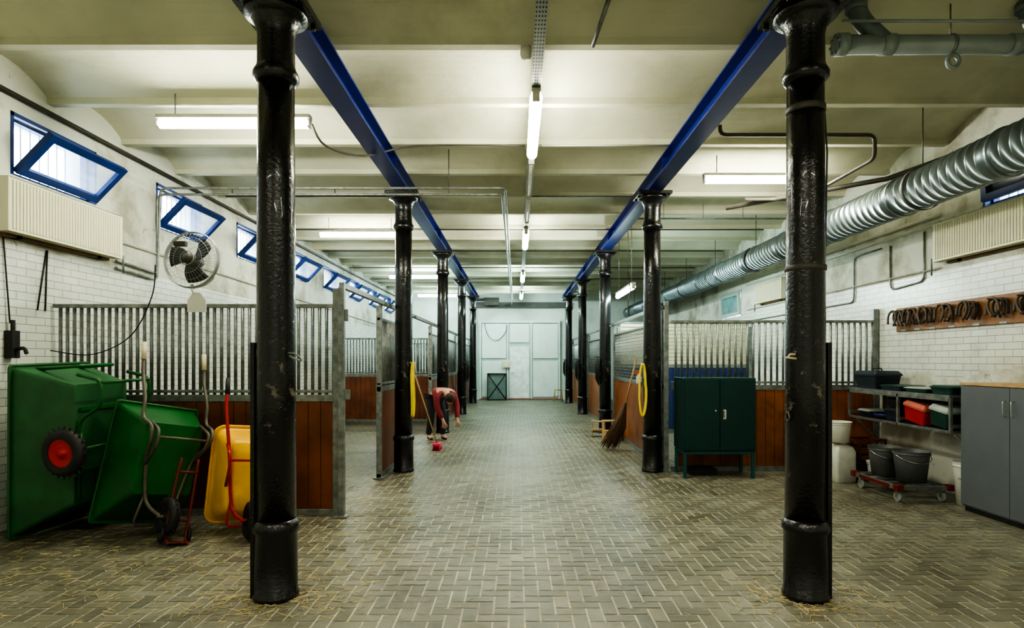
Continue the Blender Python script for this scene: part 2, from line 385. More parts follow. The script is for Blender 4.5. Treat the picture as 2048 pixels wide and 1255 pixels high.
# ---------------------------------------------------------------- beams
def beam(x,lab):
    r=root('steel_beam',(x,0,0),lab,'beam','blue steel beams')
    b=B(); ya,yb=2.2,Y1-.0
    b.bb(-.105,.105,ya,yb,4.0,4.02); b.bb(-.006,.006,ya,yb,4.02,4.2); b.bb(-.105,.105,ya,yb,4.2,4.218)
    b.obj('beam_profile',M_blue,r)
    q=B(); 
    y=3.1
    while y<24:
        for s in(-1,1):
            q.bb(s*.008 if s>0 else -.085,.085 if s>0 else -.008,y-.005,y+.005,4.021,4.199)
        y+=4.6
    q.obj('web_stiffeners',M_blue,r)
beam(-1.63,'deep blue riveted steel beam on the black columns beside the barrows'); beam(1.96,'deep blue riveted steel beam on the black columns beside the cabinet')

# ---------------------------------------------------------------- columns
CY=[4.07+4.6*i for i in range(5)]
colproto=root('iron_column',(-1.63,CY[0],0),'glossy black cast iron column with worn paint and ring mouldings','column','cast iron columns')
b=B(); b.lathe([(.150,0),(.150,.03),(.140,.04),(.138,.44),(.150,.455),(.152,.49),(.14,.51),(.130,.53)]); b.obj('column_base',M_iron,colproto)
b=B(); b.lathe([(.130,.53),(.127,1.5),(.121,2.8),(.118,3.47)]); b.obj('column_shaft',M_ironw,colproto)
b=B(); b.lathe([(.118,3.47),(.130,3.48),(.148,3.50),(.150,3.53),(.138,3.555),(.128,3.57),(.122,3.60),(.12,3.78),(.13,3.84),(.155,3.89),(.165,3.90),(.205,3.915),(.205,3.955)]); b.obj('column_capital',M_iron,colproto)
b=B(); b.box((0,0,3.977),(.47,.44,.044)); 
for sx in(-1,1):
    for sy in(-1,1): b.cyl((sx*.19,sy*.18,3.93),(sx*.19,sy*.18,3.957),.018,6)
b.obj('column_top_plate',M_iron,colproto)
cols={}
for i,y in enumerate(CY):
    for x in(-1.63,1.96):
        if i==0 and x<0: cols[(x,i)]=colproto; continue
        lab=colproto['label']
        if i==1: lab='black cast iron column with a yellow hose hung beside it'
        elif i>1: lab='black cast iron column along the paved stable aisle'
        cols[(x,i)]=copy_tree(colproto,(x,y,0),(0,0,.02*i),lab)
for x,s in((-1.63,-1),(1.96,1)):
    r=cols[(x,0)]
    B().bb(min(s*.128,s*.156),max(s*.128,s*.156),-.05,.05,0.0,1.72).obj('guard_strip',M_iron,r,.003)
q=B(); q.tube([(-.135+.0*math.cos(t),-.03+.028*math.cos(t),1.22+.028*math.sin(t)) for t in [i*math.pi/6 for i in range(12)]],.005,6,True); q.cyl((-.12,-.03,1.25),(-.145,-.03,1.25),.008,8)
q.obj('tether_ring',M_steel,cols[(1.96,0)])
q=B(); q.lathe([(.1245,2.20),(.131,2.205),(.131,2.235),(.1245,2.24)],cap=False); q.lathe([(.119,3.27),(.1265,3.275),(.1265,3.31),(.119,3.315)],cap=False); q.tube([(.129,-.0,3.3),(.137,-.02,3.0),(.132,0,2.25)],.006,6)
q.obj('band_clamp',M_darkp,cols[(1.96,0)])
q=B(); q.cyl((-.10,-.08,1.61),(-.19,-.12,1.62),.008,8,.005); q.tube([(-.17,-.11,1.62),(-.15,-.1,1.64),(-.12,-.11,1.64)],.006,6); q.obj('tether_hook',M_grip,cols[(1.96,0)])
q=B(); q.tube(smooth([(.11,-.08,1.65),(.17,-.1,1.64),(.2,-.08,1.60),(.16,-.09,1.61),(.12,-.08,1.63)]),.006,6); q.obj('tether_rope',M_galv,cols[(-1.63,0)])

# ---------------------------------------------------------------- stall partitions
def partition(x,y,L,ang,lab,upper='bars',post0=True,post1=True,wood=M_wood,zt=2.18,zm=1.24,low='wood',name='stall_partition',pitch=.078):
    r=root(name,(x,y,0),lab,'stall partition','stable partitions',(0,0,ang))
    f=B()
    if post0: f.box((.035,0,1.17),(.07,.07,2.34))
    if post1: f.box((L-.035,0,1.17),(.07,.07,2.34))
    f.box((L/2,0,zt-.02),(L,.045,.04)); f.box((L/2,0,zm-.03),(L,.06,.07)); f.box((L/2,0,.035),(L,.06,.07))
    if upper=='bars' : f.box((L/2,0,zm+.04),(L,.045,.03))
    if post0: f.box((.035,-.0,.01),(.14,.14,.02))
    f.obj('partition_frame',M_galv,r,.004)
    g=B()
    if upper=='bars':
        n=int((L-.14)/pitch)
        for i in range(n+1):
            xx=.07+(L-.14)*i/n; g.cyl((xx,0,zm+.0),(xx,0,zt-.02),.0175,8)
        g.obj('bar_grille',M_galv,r)
    elif upper=='mesh':
        n=int((L-.14)/.06)
        for i in range(n+1):
            xx=.07+(L-.14)*i/n; g.cyl((xx,0,zm),(xx,0,zt-.02),.0045,4)
        for i in range(16):
            zz=zm+(zt-zm)*i/16; g.cyl((.07,.004,zz),(L-.07,.004,zz),.0045,4)
        g.obj('wire_mesh',M_galv,r)
    elif upper=='slats':
        n=11
        for i in range(n):
            zz=zm+.05+i*(zt-zm-.04)/n; g.box((L/2,0,zz),(L-.14,.03,(zt-zm)/n-.022))
        g.obj('slat_boards',M_slat,r,.003)
    p=B(); n=max(1,round((L-.14)/.13)); w=(L-.14)/n
    for i in range(n): p.box((.07+w*(i+.5),0,(zm+.005)/2),(w-.006,.035+random.uniform(0,.004),zm-.14))
    p.obj('plank_panel',wood if low=='wood' else M_bluew,r,.003)
    return r
M_wooddk=mat('stall_wood_dark',(.17,.052,.019),.4,var=.35,scale=3,dirt=.5,dirtcol=(.055,.022,.01))
partition(XL+.02,6.2,2.96,0,'galvanised barred stall partition with worn brown planks behind barrows',wood=M_wooddk,post0=False,pitch=.072)
partition(XL+.02,15.6,2.92,0,'galvanised barred partition with brown planks at far stall',wood=M_wooddk,post0=False)
partition(XL+.02,20.2,2.92,0,'galvanised barred partition with brown planks at last stall',wood=M_wooddk,post0=False)
h=math.pi/2
for (a,bq,up) in((8.1,10.5,'bars'),(12.9,15.5,'bars'),(15.75,18.2,'mesh'),(20.4,23.4,'bars')):
    partition(-1.86,a,bq-a,h,'galvanised aisle stall front with bars over brown planks',upper=up,wood=M_wooddk)
partition(2.24,8.7,XR-2.26,0,'galvanised barred stall partition behind the green cabinet',post1=True,pitch=.085,post0=False)
partition(2.16,8.8,4.4,h,'stall front with wire mesh over brown planks',upper='mesh')
partition(2.24,13.35,XR-2.26,0,'cream slatted partition above blue boards inside the stall',upper='slats',low='blue',zt=2.45,zm=1.5)
partition(2.16,15.3,2.6,h,'galvanised mesh aisle stall front with brown planks',upper='mesh')
partition(2.16,18.2,4.8,h,'galvanised barred aisle stall front with brown planks',upper='bars')
for x,ya,yb,lab in((-1.80,6.2,23.4,'galvanised sliding door rail above the stall fronts'),(2.10,8.75,23,'galvanised sliding door rail above mesh stall fronts')):
    b=B(); b.bb(x-.025,x+.025,ya-.03,yb,2.345,2.40)
    for yy in ([8.14,10.46,12.94,15.46,15.79,18.16,20.44,23.36] if x<0 else [13.16,15.34,17.86,18.24,22.96]):
        b.bb(x-.06,x+.06,yy-.04,yy+.04,2.341,2.37)
    single(b,'door_rail',M_galv,lab,'rail')
b=B(); b.bb(-1.815,-1.755,6.10,6.16,0,2.345); b.bb(-1.85,-1.72,6.06,6.165,0,.02); b.bb(-1.755,-1.70,6.12,6.14,1.2,1.3); b.bb(-1.755,-1.72,6.12,6.14,2.0,2.12)
single(b,'stall_post',M_galv,'tall galvanised square post at the stall opening','post',bevel=.003)
b=B(); b.bb(2.13,2.19,8.63,8.69,0,2.45); b.bb(2.12,2.23,8.60,8.70,0,.02)
single(b,'stall_post',M_galv,'tall galvanised square post beside the yellow hose column','post',bevel=.003)

# ---------------------------------------------------------------- ducts and pipes
def duct():
    b=B(); y=2.5; prof=[]
    k=0
    while y<23.9:
        prof+= [(.215,y),(.215,y+.10),(.223,y+.105),(.223,y+.115),(.215,y+.12)]
        y+=.12;k+=1
        if k%12==0: prof+= [(.234,y),(.234,y+.03),(.215,y+.035)]; y+=.04
    R90=Matrix(((1,0,0,0),(0,0,1,0),(0,-1,0,0),(0,0,0,1)))
    M=Matrix.Translation((4.47,0,3.49))@R90
    b.lathe(prof,40,M)
    r=root('ventilation_duct',(0,0,0),'large round spiral galvanised ventilation duct hung along the wall','duct')
    b.obj('duct_tube',M_duct,r)
    for yy in(4.3,6.6,8.9,11.2,13.5,15.8,18.1,20.4,22.7):
        q=B()
        q.lathe([(.234,-.02),(.240,-.02),(.240,.02),(.234,.02)],40,Matrix.Translation((4.47,yy,3.49))@R90,False)
        q.cyl((4.47,yy,3.72),(4.47,yy,4.40),.006,6)
        q.obj('duct_hanger',M_darkp,r)
duct()
def pipe(pts,r,m,lab,group='ceiling and wall pipes',name='service_pipe',k=None,clips=None,n=10):
    b=B(); b.tube(smooth(pts,k) if k else pts,r,n)
    if clips:
        for c in clips: b.cyl(c[0],c[1],.006,6)
    return single(b,name,m,lab,'pipe',group)
def bend(pts,rad=.08):
    pts=[Vector(p) for p in pts]; out=[pts[0]]
    for i in range(1,len(pts)-1):
        a=(pts[i-1]-pts[i]).normalized()*rad; c=(pts[i+1]-pts[i]).normalized()*rad
        for t in(0,.25,.5,.75,1): out.append((1-t)**2*(pts[i]+a)+2*t*(1-t)*pts[i]+t*t*(pts[i]+c))
    return out+[pts[-1]]
r=root('plastic_drain_pipe',(0,4.7,4.07),'thick grey plastic drain pipe with capped end below ceiling','pipe')
b=B(); b.cyl((2.55,0,0),(5.24,0,0),.072,24); 
for x in(2.9,3.9,4.7): b.cyl((x-.05,0,0),(x+.05,0,0),.080,24)
b.obj('pipe_run',M_pvc,r)
b=B(); b.cyl((2.50,0,0),(2.58,0,0),.084,24); b.cyl((2.49,0,0),(2.50,0,0),.05,16)
for i in range(8): b.box((2.492,.066*math.cos(i*.785),.066*math.sin(i*.785)),(.012,.02,.02))
b.obj('end_cap',M_pvc,r)
for x in(2.66,4.0):
    b=B(); b.tube(bend([(x,.0,.37),(x,0,.22),(x+.22,0,0.02)],.12),.07,20); b.cyl((x,0,.26),(x,0,.32),.08,20)
    b.obj('pipe_elbow',mat('pvc_dark',(.15,.18,.18),.4),r)
for x in(3.4,4.25):
    b=B(); b.cyl((x,0,.07),(x,0,.32),.006,6); b.cyl((x-.012,0,0),(x+.012,0,0),.08,20)
    b.obj('pipe_hanger',M_galv,r)
b=B(); b.tube([(3.42+.045*math.cos(t),0,-.13+.05*math.sin(t)) for t in [i*math.pi/8 for i in range(16)]],.018,8,True); b.cyl((3.42,0,-.07),(3.42,0,-.09),.02,8); b.obj('pipe_hook',M_pvc,r)
pipe([(2.5,4.60,4.20),(5.2,4.60,4.20)],.012,M_pvc,'thin grey conduit above the thick drain pipe')
pipe([(XL+.03,3.2,4.12),(XL+.03,24.3,4.12)],.026,M_darkp,'dark pipe running along the tiled wall under vaults')
pipe([(XL+.016,7.1,3.03),(XL+.016,24,2.78)],.014,M_tanp,'thin pale heating pipe along the tiled wall')
for dz,dx in((0,0),(.085,.04)):
    pipe(bend([(XL+.03,7.15,2.70+dz),(XL+.03,7.97,2.66+dz),(XL+.03+dx,7.97,3.80+dz),(-.19+dx,7.97,3.80+dz),(-.19+dx,24.3,3.80+dz)],.1),.017,M_galv,'thin galvanised conduit crossing the aisle under the ceiling',
     clips=[((x,7.97,3.8+dz),(x,7.97,4.40)) for x in(-3.4,-.9)]+[((-.19+dx,y,3.8+dz),(-.19+dx,y,4.40)) for y in(12.5,17,21)])
pipe(bend([(2.34,6.9,4.30),(2.34,6.9,4.19),(4.12,6.9,4.19),(4.12,6.9,3.92),(4.0,8.4,3.85),(3.2,8.4,3.85)],.08),.022,M_darkp,'dark iron pipe bending down from the ceiling')
pipe([(3.0,8.6,3.78),(4.95,8.0,4.02),(5.22,7.2,4.05)],.033,M_darkp,'thick dark pipe rising to the wall near the duct')
for z in(3.30,3.40): pipe([(XR-.022,7.4,z),(XR-.022,13.6,z)],.022,M_white,'white pipe running along the wall behind the duct')
pipe([(XR-.03,3,4.05),(XR-.03,23.9,4.05)],.03,M_darkp,'dark pipe along the top of the wall')
pipe(bend([(XR-.017,7.7,3.25),(XR-.017,7.7,2.62),(XR-.017,8.4,2.58),(XR-.017,8.4,3.2)],.1),.013,M_galv,'galvanised pipe loop on the wall beside radiator')
pipe(bend([(XR-.02,8.6,3.2),(XR-.02,9.3,3.2),(XR-.02,9.3,2.5),(XR-.02,13.5,2.48)],.1),.013,M_galv,'thin galvanised pipe along the tile edge')
pipe([(XR-.017,7.4,2.74),(XR-.017,13.6,2.74)],.012,M_tanp,'thin pale pipe along the tile edge')
for y,x0,x1,z in((9.50,-4.6,-1.75,4.19),(11.9,-4.6,4.9,4.19),(14.23,-4.6,4.9,4.19),(16.53,-4.6,4.9,4.15),(18.8,-4.6,4.9,4.15)):
    pipe([(x0,y,z),(x1,y,z)],.013,M_darkp,'thin dark conduit strung across below ceiling ribs',clips=[((x,y,z),(x,y,4.38)) for x in(x0+.1,(x0+x1)/2+.3,x1-.1)],n=6)
pipe([(.2,9.55,4.205),(1.85,9.55,4.205)],.012,M_galv,'thin conduit along a ceiling rib')
pipe(smooth([(-2.1,6.15,4.02),(-2.0,6.3,3.85),(-1.75,6.9,3.95),(-1.2,7.25,4.19),(.1,7.25,4.19)],5),.012,M_darkp,'dark cable looping from lamp across ceiling')
pipe([(.3,7.28,4.205),(1.84,7.28,4.205)],.010,M_tanp,'thin pale conduit under a ceiling rib')
pipe([(.72,4.6,4.40),(.62,4.9,4.16)],.018,M_galv,'short galvanised conduit stub under ceiling')
pipe([(2.1,10.6,4.1),(4.9,10.6,4.1)],.016,M_galv,'galvanised rail crossing near the duct',clips=[((x,10.6,4.1),(x,10.6,4.40)) for x in(2.6,3.3,4.0)])
# ---------------------------------------------------------------- lamps
def lamp(x,y,z,ang,em,lab,L=1.5,hang=.25,rt=.045):
    r=root('fluorescent_lamp',(x,y,z),lab,'lamp','fluorescent ceiling lamps',(0,0,ang))
    b=B(); b.box((0,0,.068),(L+.06,.09,.04)); 
    for s in(-1,1): b.box((s*(L/2+.015),0,.01),(.03,.07,.10))
    b.obj('lamp_housing',M_house,r,.006)
    b=B(); b.cyl((-L/2,0,0),(L/2,0,0),rt if em!=M_dimtube else .022,12); b.obj('lamp_tube',em,r)
    for s in(-.4,.4): b=B(); b.cyl((s*L,0,.08),(s*L,0,.08+hang),.006,6); b.obj('lamp_hanger',M_galv,r)
for y,e in((6.25,T_warm),(12.0,T_warm),(17.4,T_cool),(22.4,T_cool)):
    lamp(.18,y,4.0,h,e,'lit fluorescent tube lamp in the aisle lamp row',hang=.02,rt=.058)
for y in (8.0,9.6): lamp(.18,y,4.0,h,M_dimtube,'unlit fluorescent tube lamp in the aisle lamp row',hang=.02)
lamp(-2.87,6.1,4.0,0,T_warm,'lit fluorescent lamp hanging above the first stall')
lamp(-3.0,11.5,4.0,0,T_warm,'lit fluorescent lamp hanging above a stall')
lamp(-2.9,17.3,4.0,0,T_cool,'lit fluorescent lamp hanging above a rear stall')
lamp(-2.9,22.3,4.0,0,T_cool,'lit fluorescent lamp near the back wall')
lamp(3.27,8.0,4.0,0,T_warm,'lit fluorescent lamp hanging by the duct')
lamp(2.26,12.5,3.02,h,T_cool,'lit fluorescent lamp hung low above stall front',L=1.8,hang=1.25)
def tray():
    m=bpy.data.materials.new('perforated_tray'); nt,N,L,b=nodes(m)
    tc=N.new('ShaderNodeTexCoord'); mp=N.new('ShaderNodeMapping'); mp.inputs['Scale'].default_value=(45,18,1); L.new(tc.outputs['Object'],mp.inputs[0])
    fr=N.new('ShaderNodeVectorMath'); fr.operation='FRACTION'; L.new(mp.outputs[0],fr.inputs[0])
    sb=N.new('ShaderNodeVectorMath'); sb.operation='SUBTRACT'; sb.inputs[1].default_value=(.5,.5,0); L.new(fr.outputs[0],sb.inputs[0])
    mu=N.new('ShaderNodeVectorMath'); mu.operation='MULTIPLY'; mu.inputs[1].default_value=(1,1,0); L.new(sb.outputs[0],mu.inputs[0])
    ln=N.new('ShaderNodeVectorMath'); ln.operation='LENGTH'; L.new(mu.outputs[0],ln.inputs[0])
    lt=N.new('ShaderNodeMath'); lt.operation='LESS_THAN'; lt.inputs[1].default_value=.28; L.new(ln.outputs['Value'],lt.inputs[0])
    mm=N.new('ShaderNodeMix'); mm.data_type='RGBA'; mm.inputs[6].default_value=(.33,.35,.33,1); mm.inputs[7].default_value=(.02,.02,.02,1); L.new(lt.outputs[0],mm.inputs[0]); L.new(mm.outputs[2],b.inputs['Base Color'])
    b.inputs['Metallic'].default_value=.4; b.inputs['Roughness'].default_value=.5
    b=B(); b.bb(.135,.225,2.5,23.5,4.10,4.112); b.bb(.135,.139,2.5,23.5,4.112,4.15); b.bb(.221,.225,2.5,23.5,4.112,4.15)
    r=root('cable_tray',(0,0,0),'perforated steel cable tray under the ceiling carrying lamps','cable tray')
    b.obj('tray_profile',m,r)
    for yy in range(3,24,2): q=B(); q.cyl((.18,yy,4.112),(.18,yy,4.36),.006,6); q.obj('tray_hanger',M_darkp,r)
tray()
b=B(); b.lathe([(.02,.06),(.045,.06),(.05,0),(.04,-.03),(.0,-.04)],20); single(b,'smoke_detector',M_white,'small round white detector on a ceiling rib','detector',loc=(.08,5.03,4.16))
for x,y in((.18,1.2),(-2.9,.3),(3.2,.6),(.18,-1.6)):  # unseen fill lights added around the camera to brighten the near end
    ld=bpy.data.lights.new('fill_area_light','AREA'); ld.shape='RECTANGLE'; ld.size=1.5; ld.size_y=.1; ld.energy=48; ld.color=(1,.97,.80)
    o=bpy.data.objects.new('fill_area_light',ld); C.objects.link(o); o.location=(x,y,4.05)

# ---------------------------------------------------------------- radiators
def radiator(x,y0,y1,z0,z1,side,lab):
    r=root('radiator',(x,(y0+y1)/2,z0),lab,'radiator','wall radiators'); L=y1-y0; H=z1-z0
    b=B(); b.bb(-.05,-.035,-L/2,L/2,0,H) ; b.bb(.035,.05,-L/2,L/2,0,H); 
    for s in(-1,1): b.bb(-.05,.05,s*L/2-.006,s*L/2+.006,0,H)
    b.bb(-.05,.05,-L/2,L/2,H-.012,H); b.bb(-.03,.03,-L/2+.02,L/2-.02,.02,H-.03)
    b.obj('radiator_casing',M_cream,r,.004)
    q=B(); n=int(L/.04); sx=.052*side
    for i in range(n): yy=-L/2+.03+(L-.06)*(i+.5)/n; q.box((sx,yy,H/2),(.014,.02,H-.05))
    q.obj('radiator_fins',M_cream,r,.004)
    w=B(); w.cyl((0,L/2,H-.06),(0,L/2+.06,H-.06),.02,10); w.obj('radiator_valve',mat('brass',(.5,.35,.08),.3,1),r)
    w=B(); w.cyl((0,L/2,.06),(0,L/2+.05,.06),.015,10); w.tube(bend([(0,L/2+.05,.06),(0,L/2+.09,.06),(0,L/2+.09,-.15)],.03),.011,8); w.obj('radiator_pipe',M_galv,r)
    w=B(); wl=abs(x-(XL if side>0 else XR))-.001
    for yy in(-L*.35,L*.35): w.bb(min(-side*.05,-side*wl),max(-side*.05,-side*wl),yy-.03,yy+.03,-.03,H-.05); 
    w.bb(min(-side*.05,-side*wl),max(-side*.05,-side*wl),-L*.45,L*.45,-.03,0.0)
    w.obj('wall_bracket',M_skid,r)
radiator(XL+.14,5.45,7.02,2.78,3.28,1,'cream ribbed panel radiator mounted high below blue window')
radiator(XR-.09,5.3,7.37,2.80,3.27,-1,'cream ribbed panel radiator mounted high below the duct')
radiator(XR-.09,11.6,12.9,2.80,3.22,-1,'smaller cream ribbed radiator further along the wall')

# ---------------------------------------------------------------- fan
def fan(loc):
    r=root('wall_fan',loc,'round chrome cage fan clamped on top of the stall bars','fan')
    c=Vector((0,0,.44)); R=.285
    g=B()
    Mx=Matrix.Translation(c)@Euler((math.radians(90-4),0,math.radians(-4))).to_matrix().to_4x4()
    def ring(rad,z,t=.003,n=48): g.tube([(rad*math.cos(i*2*math.pi/n),rad*math.sin(i*2*math.pi/n),z) for i in range(n)],t,5,True,Mx)
    ring(R,0,.007); ring(R,.02,.005); ring(R,-.02,.005)
    for s in(1,-1):
        ring(.07,s*.085,.004); ring(.15,s*.078,.002); ring(.22,s*.06,.002)
        for i in range(40):
            a=i*2*math.pi/40; ca,sa=math.cos(a),math.sin(a)
            g.tube([(ca*rr,sa*rr,s*z) for rr,z in((.06,.085),(.15,.078),(.22,.06),(.265,.035),(.285,.0))],.0013,4,False,Mx)
    g.obj('fan_cage',mat('cage_wire',(.36,.38,.37),.35,.6),r)
    for k in range(3):
        q=B(); vs=[];fs=[]
        for i in range(7):
            rr=.045+.2*i/6
            for j in range(7):
                t=(j/6-.5); a=2*math.pi*k/3+.5+t*(1.45-.6*i/6)+.4*i/6
                vs.append((rr*math.cos(a),rr*math.sin(a),-t*.05))
        for i in range(6):
            for j in range(6): fs.append((i*7+j,i*7+j+1,(i+1)*7+j+1,(i+1)*7+j))
        q.add(vs,fs,True,Mx); q.obj('fan_blade',mat('blade_dark',(.02,.024,.022),.6),r,solid=.003)
    q=B(); q.lathe([(.0,.095),(.055,.09),(.06,-.06),(.05,-.14),(.0,-.15)],24,Mx); q.obj('fan_motor',M_darkp,r)
    q=B(); q.box((-.05,-.12,.58),(.12,.05,.05)); q.obj('switch_box',M_darkp,r,.006)
    q=B(); q.tube([(0,0,.18),(0,.06,.12),(0,.02,0)],.018,10); q.tube([c+Vector((-.290*math.cos(t),.0,-.290*math.sin(t))) for t in [math.pi/2-.9+1.8*i/10 for i in range(11)]],.009,6); q.obj('fan_bracket',M_chrome,r)
    q=B(); q.add([(-.02,-.045,-.10),(.17,-.045,-.10),(.17,-.045,.02),(.11,-.045,.10),(.04,-.045,.10),(-.02,-.045,.02)],[(0,1,2,3,4,5)]); q.cyl((.05,-.04,.08),(0,.0,.16),.014,8); q.obj('mount_plate',M_white,r,solid=.012)
fan((-3.33,6.155,2.19))
b=B(); b.tube(smooth([(-3.60,5.98,2.55),(-3.72,6.12,2.25),(-3.95,6.14,1.85),(-4.35,6.15,1.66),(-4.74,6.10,1.70)],8),.006,6); single(b,'power_cord',M_dark,'black power cord drooping from the cage fan','cable')
b=B(); b.tube([(XL+.01,5.6,2.75),(XL+.03,5.65,1.95)],.008,6); b.box((XL+.042,5.66,1.75),(.08,.09,.26)); b.tube(bend([(XL+.08,5.66,1.7),(XL+.16,5.66,1.72),(XL+.18,5.66,1.66)],.03),.018,8); b.tube([(XL+.05,5.66,1.86),(XL+.05,5.66,1.98)],.02,8)
single(b,'water_valve',M_dark,'dark valve box with hose hung on tiled wall','valve',bevel=.004)
b=B(); b.tube([(XL+.008,6.12,2.72),(XL+.01,6.0,2.1)],.007,6); b.tube([(XL+.008,6.13,2.72),(XL+.01,6.10,2.1)],.007,6); single(b,'power_cord',M_dark,'thin black wall cables below the radiator','cable')

# ---------------------------------------------------------------- wheelbarrows
def rrect(x0,x1,y0,y1,r,z,n=5):
    out=[]
    for cx,cy,a0 in((x1-r,y1-r,0),(x0+r,y1-r,90),(x0+r,y0+r,180),(x1-r,y0+r,270)):
        for i in range(n+1):
            a=math.radians(a0+90*i/n); out.append((cx+r*math.cos(a),cy+r*math.sin(a),z))
    return out
def loft(b,loops,cap=True,sm=True):
    n=len(loops[0]); vs=[v for l in loops for v in l]; fs=[]
    for i in range(len(loops)-1):
        for k in range(n): fs.append((i*n+k,i*n+(k+1)%n,(i+1)*n+(k+1)%n,(i+1)*n+k))
    if cap: fs.append(tuple((len(loops)-1)*n+k for k in range(n)))
    b.add(vs,fs,sm)
def wheel(parent,loc,R,hubm):
    w=B(); M=Matrix.Translation(loc)@Matrix.Rotation(math.pi/2,4,'X'); t=R*.27
    w.lathe([(R*.60,-t*.8),(R*.8,-t),(R*.95,-t*.7),(R,-t*.2),(R,t*.2),(R*.95,t*.7),(R*.8,t),(R*.60,t*.8),(R*.56,0),(R*.60,-t*.8)],32,M,False)
    for i in range(24):
        a=i*math.pi/12; w.box((0,0,0),(R*.06,R*.3,R*.05),M@Matrix.Rotation(a,4,'Z')@Matrix.Translation((R*.99,0,0))@Matrix.Rotation(.5*(-1)**i,4,'X')@Matrix.Rotation(math.pi/2,4,'Z'))
    o=w.obj('wheel',M_dark,parent)
    q=B(); q.lathe([(0,-t*.9),(R*.16,-t*.9),(R*.18,-t*.35),(R*.45,-t*.35),(R*.58,-t*.7),(R*.6,-t*.7),(R*.6,t*.7),(R*.58,t*.7),(R*.45,t*.35),(R*.18,t*.35),(R*.16,t*.9),(0,t*.9)],28,M)
    q.obj('wheel_hub',hubm,o)
    return o
def barrow(lab,traym,framem,gripm,hubm,L=.95,W=.74,D=.45,two=False,curly=False,R=.2,ang=False,rimm=None,wdx=-.10):
    r=root('wheelbarrow',(0,0,0),lab,'wheelbarrow','upended wheelbarrows')
    x0,x1=-.4,-.4+L; hw=W/2; zt=.68; cr=.03 if ang else .10
    b=B()
    if ang:
        lo=[rrect(x0-.025,x1+.025,-hw-.025,hw+.025,cr,zt,2),rrect(x0,x1,-hw,hw,cr,zt,2),rrect(x0+.13,x1-.30,-hw+.10,hw-.10,cr,zt-D,2)]
        loft(b,lo,sm=False)
    else:
        lo=[rrect(x0-.02,x1+.02,-hw-.02,hw+.02,.10,zt+.0),rrect(x0,x1,-hw,hw,.09,zt)]
        for t in(.25,.5,.75,.92,1.0):
            e=t if t<.99 else 1.12
            lo.append(rrect(x0+.10*e,x1-.16*e,-hw+.09*e,hw-.09*e,.09,zt-D*min(t,1)))
        lo.append(rrect(x0+.25,x1-.3,-hw+.2,hw-.2,.05,zt-D-.004))
        loft(b,lo)
    tr=b.obj('tray',traym,r,solid=.006,bevel=.012 if ang else 0)
    b=B(); b.tube(rrect(x0-.02,x1+.02,-hw-.02,hw+.02,cr,zt),.013,8,True)
    b.obj('tray_rim',rimm or traym,r)
    zb=zt-D
    hs=min(.28,hw-.03)
    f=B(); wx,wz=x1+wdx,.05
    if two:
        for s in(-1,1):
            f.tube(bend([(x1-.35,s*.25,zb-.02),(x0+.45,s*.25,zb-.02),(x0+.30,s*.27,zb-.26),(x0+.08,s*.27,zb-.26),(x0+.04,s*.27,zb-.02)],.07),.017,8)
        f.tube(bend([(x0+.10,-.27,zb-.26),(x0+.10,.27,zb-.26)],.05),.014,8)
        f.tube(bend([(x0+.02,-.2,zt-.05),(x0-.03,-.2,zb+.05),(x0-.03,.2,zb+.05),(x0+.02,.2,zt-.05)],.06),.016,8)
        for xx in(x0+.35,x0+.9): f.bb(xx-.015,xx+.015,-hw+.14,hw-.14,zb-.03,zb-.006)
        ax=x0+L*.46; az=zb-.10; f.cyl((ax,-.42,az),(ax,.42,az),.016,8)
        for s in(-1,1): f.tube([(ax+.16,s*.22,zb),(ax,s*.3,az),(ax-.16,s*.22,zb)],.016,8)
    else:
        for s in(-1,1):
            if curly:
                f.tube(smooth([(wx,s*.06,wz),(x1-.25,s*.13,zb-.03),(x0+.45,s*.2,zb-.03),(x0+.28,s*.25,zb-.16),(x0+.15,s*.27,zb-.14),(x0+.09,s*.28,zb+.02),(x0-.08,s*.28,zb+.08),(x0-.30,s*.28,zt-.18),(x0-.44,s*.28,zt-.12)],6),.016,8)
            else:
                f.tube(smooth([(wx,s*.06,wz),(x1-.2,s*.13,zb-.03),(x0+.2,s*.2,zb-.03),(x0-.2,s*hs,zb+.08),(x0-.36,s*hs,zb+.14)],6),.016,8)
            f.tube(bend([(x0+.5,s*.2,zb-.02),(x0+.30,s*.21,zb-.20),(x0+.18,s*.22,zb-.20),(x0+.12,s*.22,zb)],.05),.014,8)
        f.cyl((x0+.24,-.22,zb-.20),(x0+.24,.22,zb-.20),.012,8)
        f.cyl((wx,-.09,wz),(wx,.09,wz),.012,8)
        f.tube(bend([(x1-.3,-.14,zb+.0),(x1-.02,-.16,.32),(x1-.02,.16,.32),(x1-.3,.14,zb+.0)],.05),.012,8)
    f.obj('barrow_frame',framem,r)
    if two:
        for s in(-1,1): wheel(r,(ax,s*.47,az),R,hubm)
    else:
        wheel(r,(wx,0,wz),.17,hubm)
        for s in(-1,1):
            q=B()
            if curly: q.tube([(x0-.42,s*.28,zt-.13),(x0-.58,s*.28,zt-.06)],.022,10)
            else: q.tube([(x0-.34,s*hs,zb+.135),(x0-.49,s*hs,zb+.19)],.021,10)
            q.obj('handle_grip',gripm,r)
    return r
